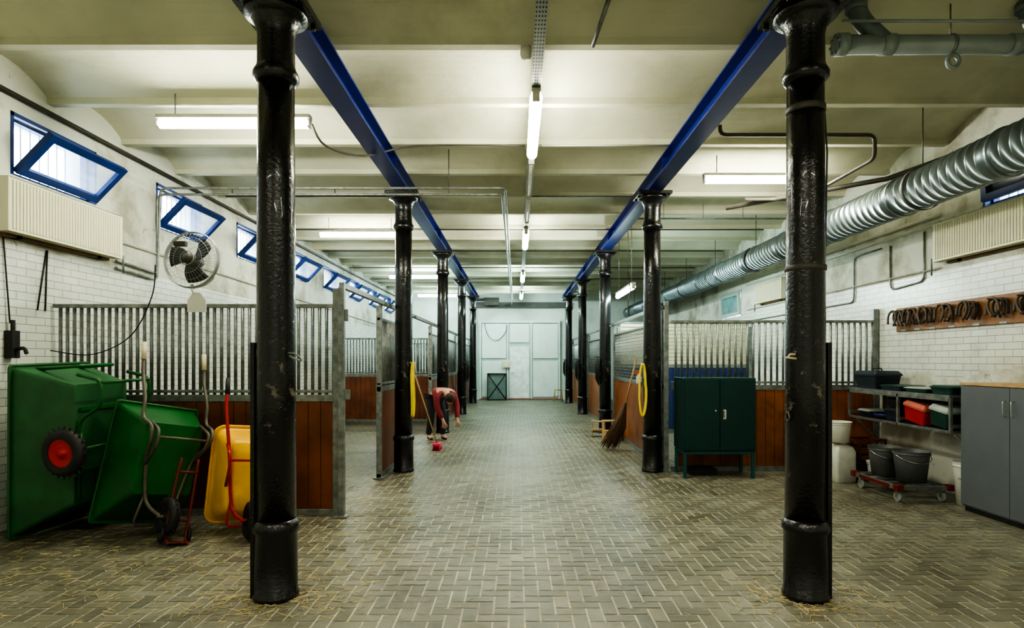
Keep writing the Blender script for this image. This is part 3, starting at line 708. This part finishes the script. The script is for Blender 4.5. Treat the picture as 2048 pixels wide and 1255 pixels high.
def upend(r,D,cx,cy,lean=0,roll=0,sc=1):
    D=Vector((D[0],D[1],0)).normalized(); xv=Vector((0,0,-1)); yv=D.cross(xv)
    M=Matrix((xv,yv,D)).transposed().to_4x4()
    M=Matrix.Rotation(lean,4,yv)@M
    M=Matrix.Rotation(roll,4,D)@M
    M=M@Matrix.Scale(sc,4)
    mz=1e9; tx=[];ty=[]
    def walk(o):
        nonlocal mz
        if o.type=='MESH':
            for v in o.data.vertices:
                p=M@v.co; mz=min(mz,p.z)
                if o.name.startswith('tray'): tx.append(p.x);ty.append(p.y)
        for c in o.children: walk(c)
    walk(r)
    ox=cx-(min(tx)+max(tx))/2; oy=cy-(min(ty)+max(ty))/2
    r.matrix_world=Matrix.Translation((ox,oy,-mz+.003))@M
a=barrow('large dusty green two-wheeled stable cart upended against wall',M_greenp,M_green,M_dark,M_red,L=1.5,W=.76,D=.54,two=True,R=.2,ang=True)
upend(a,(-.985,.17),-4.14,5.66,lean=-.04,roll=-.03)
b_=barrow('green wheelbarrow upended with bare steel handles and cream grips',M_green,M_steel,M_grip,M_dark,L=1.06,W=.70,D=.42,curly=True,ang=True,wdx=-.14)
upend(b_,(-.80,.60),-3.40,5.66,lean=-.02,roll=.20)
c_=barrow('yellow wheelbarrow with red tube frame upended beside green one',M_yel,M_red,M_dark,M_dark,L=.90,W=.56,D=.36,rimm=M_yel,wdx=-.13)
upend(c_,(-.55,.84),-2.62,5.72,lean=.0,roll=.10,sc=.97)
r=root('hand_trolley',(-2.98,5.22,0),'dark red tubular hand trolley leaning between the barrows','trolley',None,(math.radians(-8),math.radians(12),math.radians(40)))
b=B()
for s in(-1,1): b.tube(smooth([(s*.08,-.08,.03),(s*.08,0,.06),(s*.08,.02,.40),(s*.07,.02,.74)],4),.012,8)
for z in(.2,.62): b.cyl((-.08,.015,z),(.08,.015,z),.010,8)
b.bb(-.09,.09,-.12,0,.02,.03)
b.obj('trolley_frame',M_dred,r)
for s in(-1,1):
    o=wheel(r,(0,0,0),.065,M_darkp); o.rotation_euler=(0,0,math.pi/2); o.location=(s*.105,.03,.075)

# ---------------------------------------------------------------- green cabinet
r=root('metal_cabinet',(2.75,8.37,0),'dark teal two-door steel cabinet on a legged stand','cabinet')
B().bb(-.49,.49,-.25,.25,.37,1.36).obj('cabinet_body',M_teal,r,.008)
for s in(-1,1):
    d=B().bb(min(s*.004,s*.475),max(s*.004,s*.475),-.268,-.251,.39,1.34).obj('cabinet_door',M_teal,r,.005)
    q=B()
    if s>0: q.cyl((.06,-.268,.88),(.06,-.30,.88),.012,10); q.box((.06,-.30,.87),(.022,.012,.09)); q.box((.06,-.272,.87),(.04,.006,.13))
    else: q.cyl((-.06,-.268,.92),(-.06,-.275,.92),.012,10)
    q.obj('door_handle',M_chrome,d)
q=B()
for sx in(-.46,.46):
    for sy in(-.22,.22): q.bb(sx-.02,sx+.02,sy-.02,sy+.02,0,.36)
for sy in(-.22,.22): q.bb(-.44,.44,sy-.02,sy+.02,.325,.365)
for sx in(-.46,.46): q.bb(sx-.02,sx+.02,-.2,.2,.325,.365)
q.obj('cabinet_stand',mat('stand_teal',(.008,.08,.08),.4),r,.003)
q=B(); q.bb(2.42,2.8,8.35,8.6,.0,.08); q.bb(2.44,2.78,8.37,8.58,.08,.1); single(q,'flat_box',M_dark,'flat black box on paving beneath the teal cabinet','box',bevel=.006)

# ---------------------------------------------------------------- grey cabinet
r=root('office_cabinet',(5.0,5.80,0),'grey laminate two-door cupboard with a wooden top','cabinet')
B().bb(-.215,.235,-.64,.64,.05,1.335).obj('cabinet_body',M_gcab,r,.003)
B().bb(-.24,.24,-.65,.65,1.336,1.362).obj('cabinet_top',M_wood2,r,.003)
B().bb(-.2,.22,-.62,.62,0,.05).obj('cabinet_plinth',M_dark,r)
for s in(-1,1):
    d=B().bb(-.234,-.216,min(s*.003,s*.636),max(s*.003,s*.636),.07,1.33).obj('cabinet_door',M_gcab,r,.002)
    q=B(); q.tube(bend([(-.234,s*.05,1.05),(-.262,s*.05,1.05),(-.262,s*.05,1.2),(-.234,s*.05,1.2)],.02),.006,8); q.obj('door_handle',M_chrome,d)

# ---------------------------------------------------------------- shelf
r=root('wall_shelf',(4.98,7.53,0),'open grey steel wall shelf with dividers holding boxes','shelf')
b=B(); b.bb(-.27,.26,-1.0,1.0,1.19,1.215); 
for z in(.80,): 
    b.bb(-.27,-.24,-1.0,1.0,z,z+.03); b.bb(.22,.25,-1.0,1.0,z,z+.03)
    for i in range(24): b.bb(-.25,.25,-.99+i*.085,-.965+i*.085,z+.005,z+.02)
b.bb(-.27,-.25,-1.0,1.0,1.15,1.19)
for yy in(-1.0,-.1,.98): 
    b.bb(-.27,-.24,yy-.015,yy+.015,.80,1.19); b.bb(.22,.25,yy-.015,yy+.015,.80,1.19); b.bb(-.25,.24,yy-.012,yy+.012,.86,.90)
b.obj('shelf_frame',M_galv,r,.002)
for yy in(-.95,.95): b=B(); b.tube([(.255,yy,.35),(-.2,yy,.81)],.014,8); b.obj('shelf_brace',M_galv,r)
def sbox(loc,dx,dy,dz,mb,ml,lab,rot=0,handle=True,rx=0):
    r=root('storage_box',loc,lab,'storage box','plastic grooming boxes on the shelf',(rx,0,rot))
    b=B(); lo=[rrect(-dx*.44,dx*.44,-dy*.44,dy*.44,.02,0,3),rrect(-dx/2,dx/2,-dy/2,dy/2,.03,dz*.72,3)]
    n=len(lo[0]); b.add(lo[0]+lo[1],[(k,(k+1)%n,n+(k+1)%n,n+k) for k in range(n)]+[tuple(range(n))[::-1],tuple(n+k for k in range(n))],False); b.obj('box_body',mb,r)
    b=B(); lo=[rrect(-dx*.53,dx*.53,-dy*.53,dy*.53,.03,dz*.72,3),rrect(-dx*.53,dx*.53,-dy*.53,dy*.53,.03,dz*.82,3),rrect(-dx*.45,dx*.45,-dy*.45,dy*.45,.03,dz,3)]
    b.add([v for l in lo for v in l],[(k,(k+1)%n,n+(k+1)%n,n+k) for k in range(n)]+[(n+k,n+(k+1)%n,2*n+(k+1)%n,2*n+k) for k in range(n)]+[tuple(range(n))[::-1],tuple(2*n+k for k in range(n))],False); b.obj('box_lid',ml,r)
    if handle:
        b=B(); b.tube(bend([(0,-dy*.2,dz*.98),(0,-dy*.2,dz*.98+.035),(0,dy*.2,dz*.98+.035),(0,dy*.2,dz*.98)],.02),.009,8); b.obj('box_handle',M_dark,r)
M_lg=mat('light_grey_plastic',(.35,.39,.36),.4); M_dg=mat('dark_green_plastic',(.008,.05,.036),.4); M_rp=mat('red_plastic',(.45,.015,.015),.4); M_db=mat('dark_blue_plastic',(.02,.03,.04),.4); M_lr=mat('pale_red_plastic',(.5,.12,.08),.4)
sbox((4.93,8.2,1.218),.36,.5,.24,M_db,M_db,'dark blue-grey toolbox standing on the steel shelf')
sbox((4.93,7.66,1.218),.34,.42,.07,M_db,M_dg,'flat dark lidded tray on the steel shelf',handle=False)
sbox((4.93,7.18,1.218),.34,.4,.06,M_dg,M_lg,'flat grey-lidded green tray on the steel shelf',handle=False)
sbox((4.93,6.75,1.218),.34,.34,.10,M_dg,M_dg,'dark green lidded box on the steel shelf',handle=False)
sbox((4.90,7.18,.860),.34,.38,.24,M_rp,M_lr,'red plastic grooming box tilted inside the shelf',handle=False,rx=.16)
sbox((4.90,6.76,.855),.34,.30,.24,M_dg,M_lg,'dark green grooming box with grey lid tilted in shelf',handle=False,rx=.14)
sbox((4.95,7.68,.832),.32,.3,.16,M_db,M_db,'dark grooming box inside the shelf',handle=False)
sbox((4.95,7.68,1.0),.30,.26,.12,M_dark,M_dark,'black tack box stacked inside the shelf',handle=False)
b=B(); b.lathe([(.0,0),(.09,0),(.13,.03),(.14,.06),(.13,.06),(.12,.035),(0,.02)],24); single(b,'feed_dish',mat('dish_blue',(.02,.03,.15),.4),'shallow blue dish lying in the shelf','dish',loc=(4.9,7.98,.832))
sbox((4.93,8.28,.832),.3,.26,.10,M_db,M_lg,'small grey-lidded box lying inside the shelf',handle=False)

# ---------------------------------------------------------------- buckets, canisters, crates, dolly
def bucket(loc,R,H,m,lab,lid=False,handle=True,grp='stable buckets'):
    r=root('bucket',loc,lab,'bucket',grp)
    b=B(); 
    prof=[(0,0.004),(R*.78,0.004),(R*.97,H*.86),(R*.97,H*.88),(R*1.03,H*.89),(R*1.03,H*.91),(R,H*.92),(R*1.0,H*.98),(R*1.06,H),(R*1.02,H)]
    if not lid: prof+=[(R*.95,H*.97),(R*.75,.02),(0,.02)]
    b.lathe(prof,36); b.obj('bucket_body',m,r)
    if lid: B().lathe([(R*1.07,H*.97),(R*1.08,H*1.02),(R*1.0,H*1.03),(R*.98,H*1.01),(0,H*1.01)],36).obj('bucket_lid',m,r)
    if handle:
        q=B(); q.tube([(R*1.05*math.cos(t),-R*1.05*math.sin(t)*.98,H*.9-.09*math.sin(t)) for t in [math.pi*i/16 for i in range(17)]],.004,6); q.obj('bucket_handle',M_chrome,r)
    return r
single_dolly=root('bucket_dolly',(4.58,7.17,0),'low red and grey wheeled dolly carrying grey buckets','dolly')
b=B(); 
for yy in(-.40,-.13,.13,.40): b.bb(-.28,.28,yy-.03,yy+.03,.155,.18)
for xx in(-.29,.29): b.bb(xx-.02,xx+.02,-.43,.43,.14,.19)
b.bb(-.31,.31,-.45,-.42,.14,.19); b.bb(-.31,.31,.42,.45,.14,.19)
b.obj('dolly_deck',M_galv,single_dolly,.004)
for xx in(-.29,.29): 
    for yy in(-.43,.43): b=B(); b.bb(xx-.04,xx+.04,yy-.04,yy+.04,.135,.205); b.obj('dolly_corner',M_dred,single_dolly,.008)
b=B(); b.bb(-.315,-.31,-.3,.3,.145,.185); b.obj('dolly_strip',M_dred,single_dolly)
for xx in(-.25,.25):
    for yy in(-.36,.36):
        q=B(); q.cyl((xx-.015,yy,.055),(xx+.015,yy,.055),.055,20); w=q.obj('caster_wheel',M_lg,single_dolly)
        q=B(); q.bb(xx-.025,xx-.019,yy-.02,yy+.02,.05,.135); q.bb(xx+.019,xx+.025,yy-.02,yy+.02,.05,.135); q.bb(xx-.03,xx+.03,yy-.03,yy+.03,.125,.136); q.obj('caster_fork',M_chrome,single_dolly)
bucket((4.53,7.39,.182),.175,.36,M_gbuck,'dark grey bucket with wire handle standing on the dolly')
bucket((4.60,6.99,.192),.190,.36,M_gbuck,'dark grey bucket with white measuring lines on the dolly')
b2=bucket((5.00,6.63,0.0),.15,.48,M_white,'white plastic bucket with printed blue label by cupboard',handle=False)
def text(s,size,M,m,parent,ext=.0008):
    cu=bpy.data.curves.new('t','FONT'); cu.body=s; cu.size=size; cu.extrude=ext; cu.align_x='CENTER'
    t=bpy.data.objects.new('t',cu); C.objects.link(t); bpy.context.view_layer.update()
    me=bpy.data.meshes.new_from_object(t.evaluated_get(bpy.context.evaluated_depsgraph_get())); bpy.data.objects.remove(t)
    me.transform(M); 
    me.materials.clear(); me.materials.append(m)
    o=bpy.data.objects.new('printed_text',me); C.objects.link(o); o.parent=parent; return o
Mt=Matrix.Rotation(math.radians(-36),4,'Z')@Matrix.Translation((0,-.149,.29))@Matrix.Rotation(math.pi/2,4,'X')
text('reforming',.05,Mt,mat('label_blue',(.02,.03,.1),.5),b2)
bucket((4.72,7.83,0),.13,.28,M_white,'white lidded pail near brown crates',lid=True)
def canister(loc,lab,rot=0):
    r=root('canister',loc,lab,'canister','milky plastic canisters',(0,0,rot)); b=B(); M=trans_bottle()
    lv=[(.13,.11,0),(.145,.125,.02),(.145,.125,.40),(.12,.10,.46),(.07,.06,.49)]
    lo=[rrect(-a,a,-c,c,.04,z,4) for a,c,z in lv]; n=len(lo[0]); loft(b,lo); b.obj('canister_body',M,r)
    B().lathe([(.035,.485),(.035,.515),(0,.515)],16,Matrix.Translation((.03,0,0))).obj('canister_cap',M_white,r)
canister((4.3,7.95,0),'milky white plastic canister standing on the paving',.1)
canister((4.02,8.12,0),'milky white plastic canister behind the black column',-.1)
bucket((4.33,8.35,.0),.14,.42,M_white,'white lidded bucket behind the canister',lid=True)
bucket((4.27,7.93,.517),.14,.27,M_white,'white lidded pail stacked on the canister',lid=True,handle=False)
def crate(loc,rot,lab):
    r=root('bottle_crate',loc,lab,'crate','brown bottle crates',rot); b=B()
    X,Y,Z=.2,.15,.27; 
    for s in(-1,1):
        for z0,z1 in((0,.06),(.09,.17),(.23,.27)):
            b.bb(s*X-.006,s*X+.006,-Y,Y,z0,z1); b.bb(-X,X,s*Y-.006,s*Y+.006,z0,z1)
        for x in(-X,-X/3,X/3,X): b.bb(x-.012,x+.012,s*Y-.006,s*Y+.006,0,Z)
        for y in(-Y,Y): b.bb(s*X-.006,s*X+.006,y-.03 if y>0 else y,y if y>0 else y+.03,0,Z)
    b.bb(-X,X,-Y,Y,0,.01)
    b.obj('crate_shell',mat('crate_brown',(.16,.05,.028),.5),r)
    q=B()
    for i in(-2,-1,0,1,2): q.bb(i*.066-.002,i*.066+.002,-Y+.007,Y-.007,.011,.15)
    for j in(-1,0,1): q.bb(-X+.007,X-.007,j*.075-.002,j*.075+.002,.011,.15)
    q.obj('crate_divider',mat('crate_brown2',(.07,.025,.016),.5),r)
crate((4.70,8.16,.0),(0,0,0),'brown plastic bottle crate standing on the floor')
crate((4.72,8.14,.275),(0,0,math.radians(12)),'brown plastic bottle crate stacked on another')

# ---------------------------------------------------------------- horseshoe rack
r=root('horseshoe_rack',(XR,7.05,2.15),'long brown wooden board with pegs for horseshoes','rack')
B().bb(-.03,-.001,-1.2,1.2,-.16,.16).obj('rack_board',M_plank,r,.006)
ys=[-1.0,-.62,-.24,.14,.48,.76,1.04]
for yy in ys: q=B(); q.cyl((-.03,yy,.08),(-.21,yy,.11),.007,8); q.obj('rack_peg',M_horn,r)
for yy in ys: q=B(); q.bb(-.036,-.031,yy-.05,yy+.05,-.155,-.135); q.obj('name_plate',M_lg,r)
first=None
for pi,yy in enumerate(ys):
    for k in range(4):
        x=XR-.058-.038*k
        if first is None:
            b=B(); pts=[]
            for i in range(25):
                t=math.radians(-135+270*i/24); pts.append((0,.066*math.sin(t),-.082+.082*math.cos(t)-(.02 if abs(t)>1.8 else 0)*(abs(t)-1.8)/.5))
            b.tube(pts,.0145,6); b.v=[(v[0]*.8,v[1],v[2]) for v in b.v]; o=b.obj('horseshoe',M_horn); first=o
            o['label']='rusty dark iron horseshoe hanging on a wooden rack peg'; o['category']='horseshoe'; o['group']='horseshoes on the wooden rack'
        else: o=first.copy(); C.objects.link(o)
        o.location=(x,7.05+yy,2.15+.108); o.rotation_euler=(random.uniform(-.5,.5),0,random.uniform(-.10,.10)); o.scale=(1,1.15,1.15)

# ---------------------------------------------------------------- hoses, brooms, stools
def hoseloop(x,y,z,w,hh,lab,ang=0):
    b=B()
    for k in range(2):
        o=.024*k; pts=[]
        for i in range(28):
            t=2*math.pi*i/28; pts.append((math.cos(t)*(w/2-.004*k)*(1 if math.sin(t)>0 else 1.15),o+.006*math.sin(3*t),z+math.sin(t)*(hh/2-.01*k)))
        b.tube(pts,.013,8,True)
    b.tube([(0,-.02,z+hh/2-.02),(0,.07,z+hh/2-.0)],.01,6)
    single(b,'coiled_hose',M_hose,lab,'hose','yellow hoses',loc=(x,y,0),).rotation_euler=(0,0,ang)
hoseloop(-1.475,8.60,1.18,.07,.78,'yellow hose coil hung on the column seen edge on',math.radians(85))
hoseloop(1.79,8.50,1.18,.095,.74,'yellow hose coil hung on the black column',math.radians(8))
r=root('broom',(-1.42,10.75,0),'pink-headed broom leaning against the stall front','broom')
B().cyl((0,0,.1),(-.38,-.1,1.33),.012,10).obj('broom_handle',M_wood2,r)
B().box((0,0,.1),(.13,.3,.045)).obj('broom_block',mat('pink_plastic',(.75,.08,.16),.4),r,.006)
b=B()
for i in range(12):
    for j in range(5): b.cyl((-.05+.025*j,-.14+.025*i,.08),(-.06+.03*j,-.15+.0275*i,0),.007,5)
b.obj('broom_bristles',mat('pink_bristle',(.6,.05,.12),.6),r)
r=root('besom_broom',(1.76,10.75,0),'birch twig besom leaning on the wooden stall front','broom')
B().tube([(.13,-.03,.6),(.37,-.08,1.62)],.015,10).obj('broom_handle',M_wood2,r)
b=B()
for i in range(190):
    a=random.uniform(0,6.28); q=random.random()**.5; s=Vector((.13+.03*q*math.cos(a),-.03+.03*q*math.sin(a),random.uniform(.6,.85)))
    s.x+=(s.z-.6)*.24
    e=Vector((-.10+.17*q*math.cos(a),.0+.16*q*math.sin(a),random.uniform(.0,.12)+.004)); mid=(s+e)/2+Vector((.035+.03*math.cos(a),.03*math.sin(a),.0))
    b.tube([s,mid,e],.0055,4,False,None,.002)
o=b.obj('broom_twigs',M_twig,r); 
b=B(); b.tube([(.135+.045*math.cos(t),-.03+.045*math.sin(t),.60) for t in [i*math.pi/6 for i in range(12)]],.006,5,True); b.obj('broom_binding',M_steel,r)
def stepstool(loc,rot,lab,sc=1):
    r=root('step_stool',loc,lab,'stool','wooden step stools',(0,0,rot))
    for s in(-1,1):
        b=B(); b.add([(s*.17,-.2,0),(s*.17,.18,0),(s*.17,.18,.40),(s*.17,-.02,.40),(s*.17,-.02,.2),(s*.17,-.2,.2)],[(0,1,2,3,4,5)])
        b.obj('stool_side',M_wood2,r,solid=.02)
    for c,d in(((0,.08,.415),(.38,.22,.025)),((0,-.12,.213),(.38,.20,.025))): B().box(c,d).obj('stool_tread',M_wood2,r,.004)
    B().box((0,.16,.12),(.32,.02,.05)).obj('stool_brace',M_wood2,r)
    r.scale=(sc,)*3
stepstool((1.92,12.1,0),.1,'two-step pale wooden stool beside the stall front',.9)
stepstool((1.72,12.60,0),-.15,'second small pale wooden step stool by the column',.75)
b=B(); 
for sx in(-1,1):
    for sy in(-1,1): b.tube([(1.62+sx*.13,23.3+sy*.13,.45),(1.62+sx*.17,23.3+sy*.16,0)],.017,6)
b.lathe([(0,.44),(.17,.44),(.17,.47),(0,.47)],20,Matrix.Translation((1.62,23.3,0))); b.box((1.62,23.3,.2),(.27,.02,.02))
single(b,'wooden_stool',M_wood2,'round wooden stool standing near the back doors','stool')
r=root('spray_bottle',(2.08,10.2,1.20),'orange spray bottle hooked on the stall front','bottle')
B().lathe([(0,0),(.045,0),(.05,.02),(.045,.12),(.02,.16),(.018,.18)],16).obj('bottle_body',M_white,r)
b=B(); b.box((-.01,0,.20),(.09,.035,.04)); b.cyl((0,0,.17),(0,0,.19),.022,10); b.tube([(-.03,0,.19),(-.045,0,.14)],.008,6); b.obj('spray_head',mat('orange_plastic',(.8,.12,.01),.4),r)
b=B(); b.bb(.0,.05,-.02,.02,-.006,.0); b.bb(.03,.06,-.05,.05,-.03,0.0); b.obj('bottle_bracket',M_galv,r)
for (x,i,z) in((1.96,2,1.65),(1.96,3,1.6),(-1.63,3,1.55),(1.96,4,1.6)):
    y=CY[i]; s=-1 if x>0 else 1; b=B()
    for k in range(4):
        b.tube([(x+s*(.15+.02*k)+.0,y-.04+.07*math.cos(t),z-.28+(.32-.04*k)*math.sin(t)) for t in [j*math.pi/8 for j in range(16)]],.010,6,True)
    b.tube([(x+s*.13,y-.03,z+.03),(x+s*.24,y-.03,z+.03)],.01,6)
    single(b,'halter_rope',M_dark,'black halter rope coiled on a column hook','rope','halter ropes')
b=B(); b.tube([(2.10,11.3,4.28),(2.10,11.3,3.1)],.006,6); b.tube(smooth([(2.10,11.3,3.1),(2.15,11.3,2.9),(2.10,11.3,2.7),(2.12,11.3,2.42)],5),.012,6); single(b,'hanging_cable',M_darkp,'black cable hanging from a ceiling rib','cable')

# ---------------------------------------------------------------- person bending
def skinobj(name,J,E,m,parent,rootj,sub=2):
    ks=list(J); me=bpy.data.meshes.new(name); me.from_pydata([J[k][0] for k in ks],[(ks.index(a),ks.index(c)) for a,c in E],[])
    o=bpy.data.objects.new(name,me); C.objects.link(o); o.parent=parent; me.materials.append(m)
    md=o.modifiers.new('skin','SKIN'); md.use_smooth_shade=True
    if not me.skin_vertices: me.skin_vertices.new()
    for i,k in enumerate(ks):
        rr=J[k][1]; sv=me.skin_vertices[0].data[i]; sv.radius=(rr,rr) if not isinstance(rr,tuple) else rr; sv.use_root=(k==rootj)
    s=o.modifiers.new('sub','SUBSURF'); s.levels=sub; s.render_levels=sub
    return o
r=root('person',(-1.64,12.1,0),'person in red jacket and dark trousers bending down to the floor','person',None,(0,0,math.radians(-55)))
J={'pel':((0,0,.88),.12),'wa':((.14,0,.98),.105),'ch':((.33,0,1.0),.125),'nk':((.50,0,.93),.055),'hd':((.58,0,.86),.085),'hd2':((.66,0,.76),.075)}
E=[('pel','wa'),('wa','ch'),('ch','nk'),('nk','hd'),('hd','hd2')]
for s,n in((1,'l'),(-1,'r')):
    y=s
    fx=.10 if s>0 else -.05
    J['hip'+n]=((.0,y*.10,.82),.085); J['kn'+n]=((.09+fx*.5,y*.12,.47),.058); J['an'+n]=((-.02+fx,y*.12,.09),.042); J['to'+n]=((.14+fx,y*.13,.045),.035)
    E+=[('pel','hip'+n),('hip'+n,'kn'+n),('kn'+n,'an'+n),('an'+n,'to'+n)]
    J['sh'+n]=((.42,y*.19,.96),.058); J['el'+n]=((.50,y*.22,.69),.043); J['wr'+n]=((.62,y*.16,.47),.028); J['pa'+n]=((.66,y*.15,.40),.033)
    E+=[('ch','sh'+n),('sh'+n,'el'+n),('el'+n,'wr'+n),('wr'+n,'pa'+n)]
    for f,(dx,dy,L) in enumerate(((.03,.035,.055),(.012,.018,.075),(.004,0,.08),(-.004,-.018,.075),(-.012,-.034,.06))):
        J[f'f{f}{n}']=((.67+dx,y*.15+dy,.365),.010); J[f'g{f}{n}']=((.665+dx*1.4,y*.15+dy*1.2,.365-L*.9),.008); E+=[('pa'+n,f'f{f}{n}'),(f'f{f}{n}',f'g{f}{n}')]
skinobj('body',J,E,M_skin,r,'pel')
def sub(keys,grow): return {k:(J[k][0],J[k][1]+grow) for k in keys}
skinobj('trousers',sub(['pel','hipl','knl','anl','hipr','knr','anr'],.018),[('pel','hipl'),('hipl','knl'),('knl','anl'),('pel','hipr'),('hipr','knr'),('knr','anr')],M_denim,r,'pel')
skinobj('jacket',sub(['pel','wa','ch','shl','ell','wrl','shr','elr','wrr'],.022),[('pel','wa'),('wa','ch'),('ch','shl'),('shl','ell'),('ell','wrl'),('ch','shr'),('shr','elr'),('elr','wrr')],M_redc,r,'pel')
for n in 'lr':
    b=B(); t=J['to'+n][0]; a=J['an'+n][0]; b.add([(a[0]-.07,a[1]-.045,0),(t[0]+.06,a[1]-.05,0),(t[0]+.06,a[1]+.05,0),(a[0]-.07,a[1]+.045,0),(a[0]-.06,a[1]-.04,.11),(t[0]+.04,a[1]-.04,.06),(t[0]+.04,a[1]+.04,.06),(a[0]-.06,a[1]+.04,.11)],[(3,2,1,0),(4,5,6,7),(0,1,5,4),(1,2,6,5),(2,3,7,6),(3,0,4,7)],True)
    b.obj('shoe',M_dark,r,sub=1)
b=B(); b.lathe([(0,.11),(.06,.095),(.095,.04),(.10,0),(.09,-.04),(0,-.05)],20,Matrix.Translation((.62,0,.87))@Matrix.Rotation(math.radians(50),4,'Y')); b.obj('hair',M_hair,r)
for s in(-1,1): b=B(); b.lathe([(0,-.012),(.012,0),(0,.012)],8,Matrix.Translation((.70,s*.032,.79))); b.obj('eye',M_dark,r)

# ---------------------------------------------------------------- straw litter
b=B()
def straw(x,y):
    a=random.uniform(0,6.28); l=random.uniform(.015,.05); dx,dy=math.cos(a)*l,math.sin(a)*l; w=.0018
    nx,ny=-math.sin(a)*w,math.cos(a)*w; z=.0025+random.uniform(0,.004)
    b.add([(x-dx-nx,y-dy-ny,z),(x+dx-nx,y+dy-ny,z),(x+dx+nx,y+dy+ny,z+.002),(x-dx+nx,y-dy+ny,z+.002)],[(0,1,2,3)])
for i in range(1900): straw(random.uniform(-4.7,-1.0),random.triangular(3.0,8,4.6))
for i in range(450): straw(-1.63+random.gauss(0,.25),4.07+random.gauss(0,.2))
for i in range(450): straw(1.96+random.gauss(0,.25),4.07+random.gauss(0,.2))
for i in range(1100): straw(random.uniform(-1.3,4.8),random.uniform(3.0,14))
for i in range(900): straw(random.gauss(-1.7,.35),random.uniform(6,20))
for i in range(600): straw(random.gauss(2.0,.3),random.uniform(8,20))
o=b.obj('straw_litter',M_straw); o['kind']='stuff'; o['label']='scattered bits of dry straw on the paving'; o['category']='straw'

# ---------------------------------------------------------------- world, camera
w=bpy.data.worlds.new('World'); S.world=w; w.use_nodes=True
bg=w.node_tree.nodes['Background']; bg.inputs[0].default_value=(.70,.85,1,1); bg.inputs[1].default_value=9
cd=bpy.data.cameras.new('Camera'); cam=bpy.data.objects.new('Camera',cd); C.objects.link(cam)
cam.location=(0,0,1.6); cam.rotation_euler=(math.pi/2,0,0); cd.sensor_width=36; cd.lens=1200/2048*36; cd.shift_x=-9/2048; cd.shift_y=92.5/2048
cd.clip_end=200
S.camera=cam
try:
    S.view_settings.look='AgX - High Contrast'; S.view_settings.exposure=.20
except Exception as e: print(e)
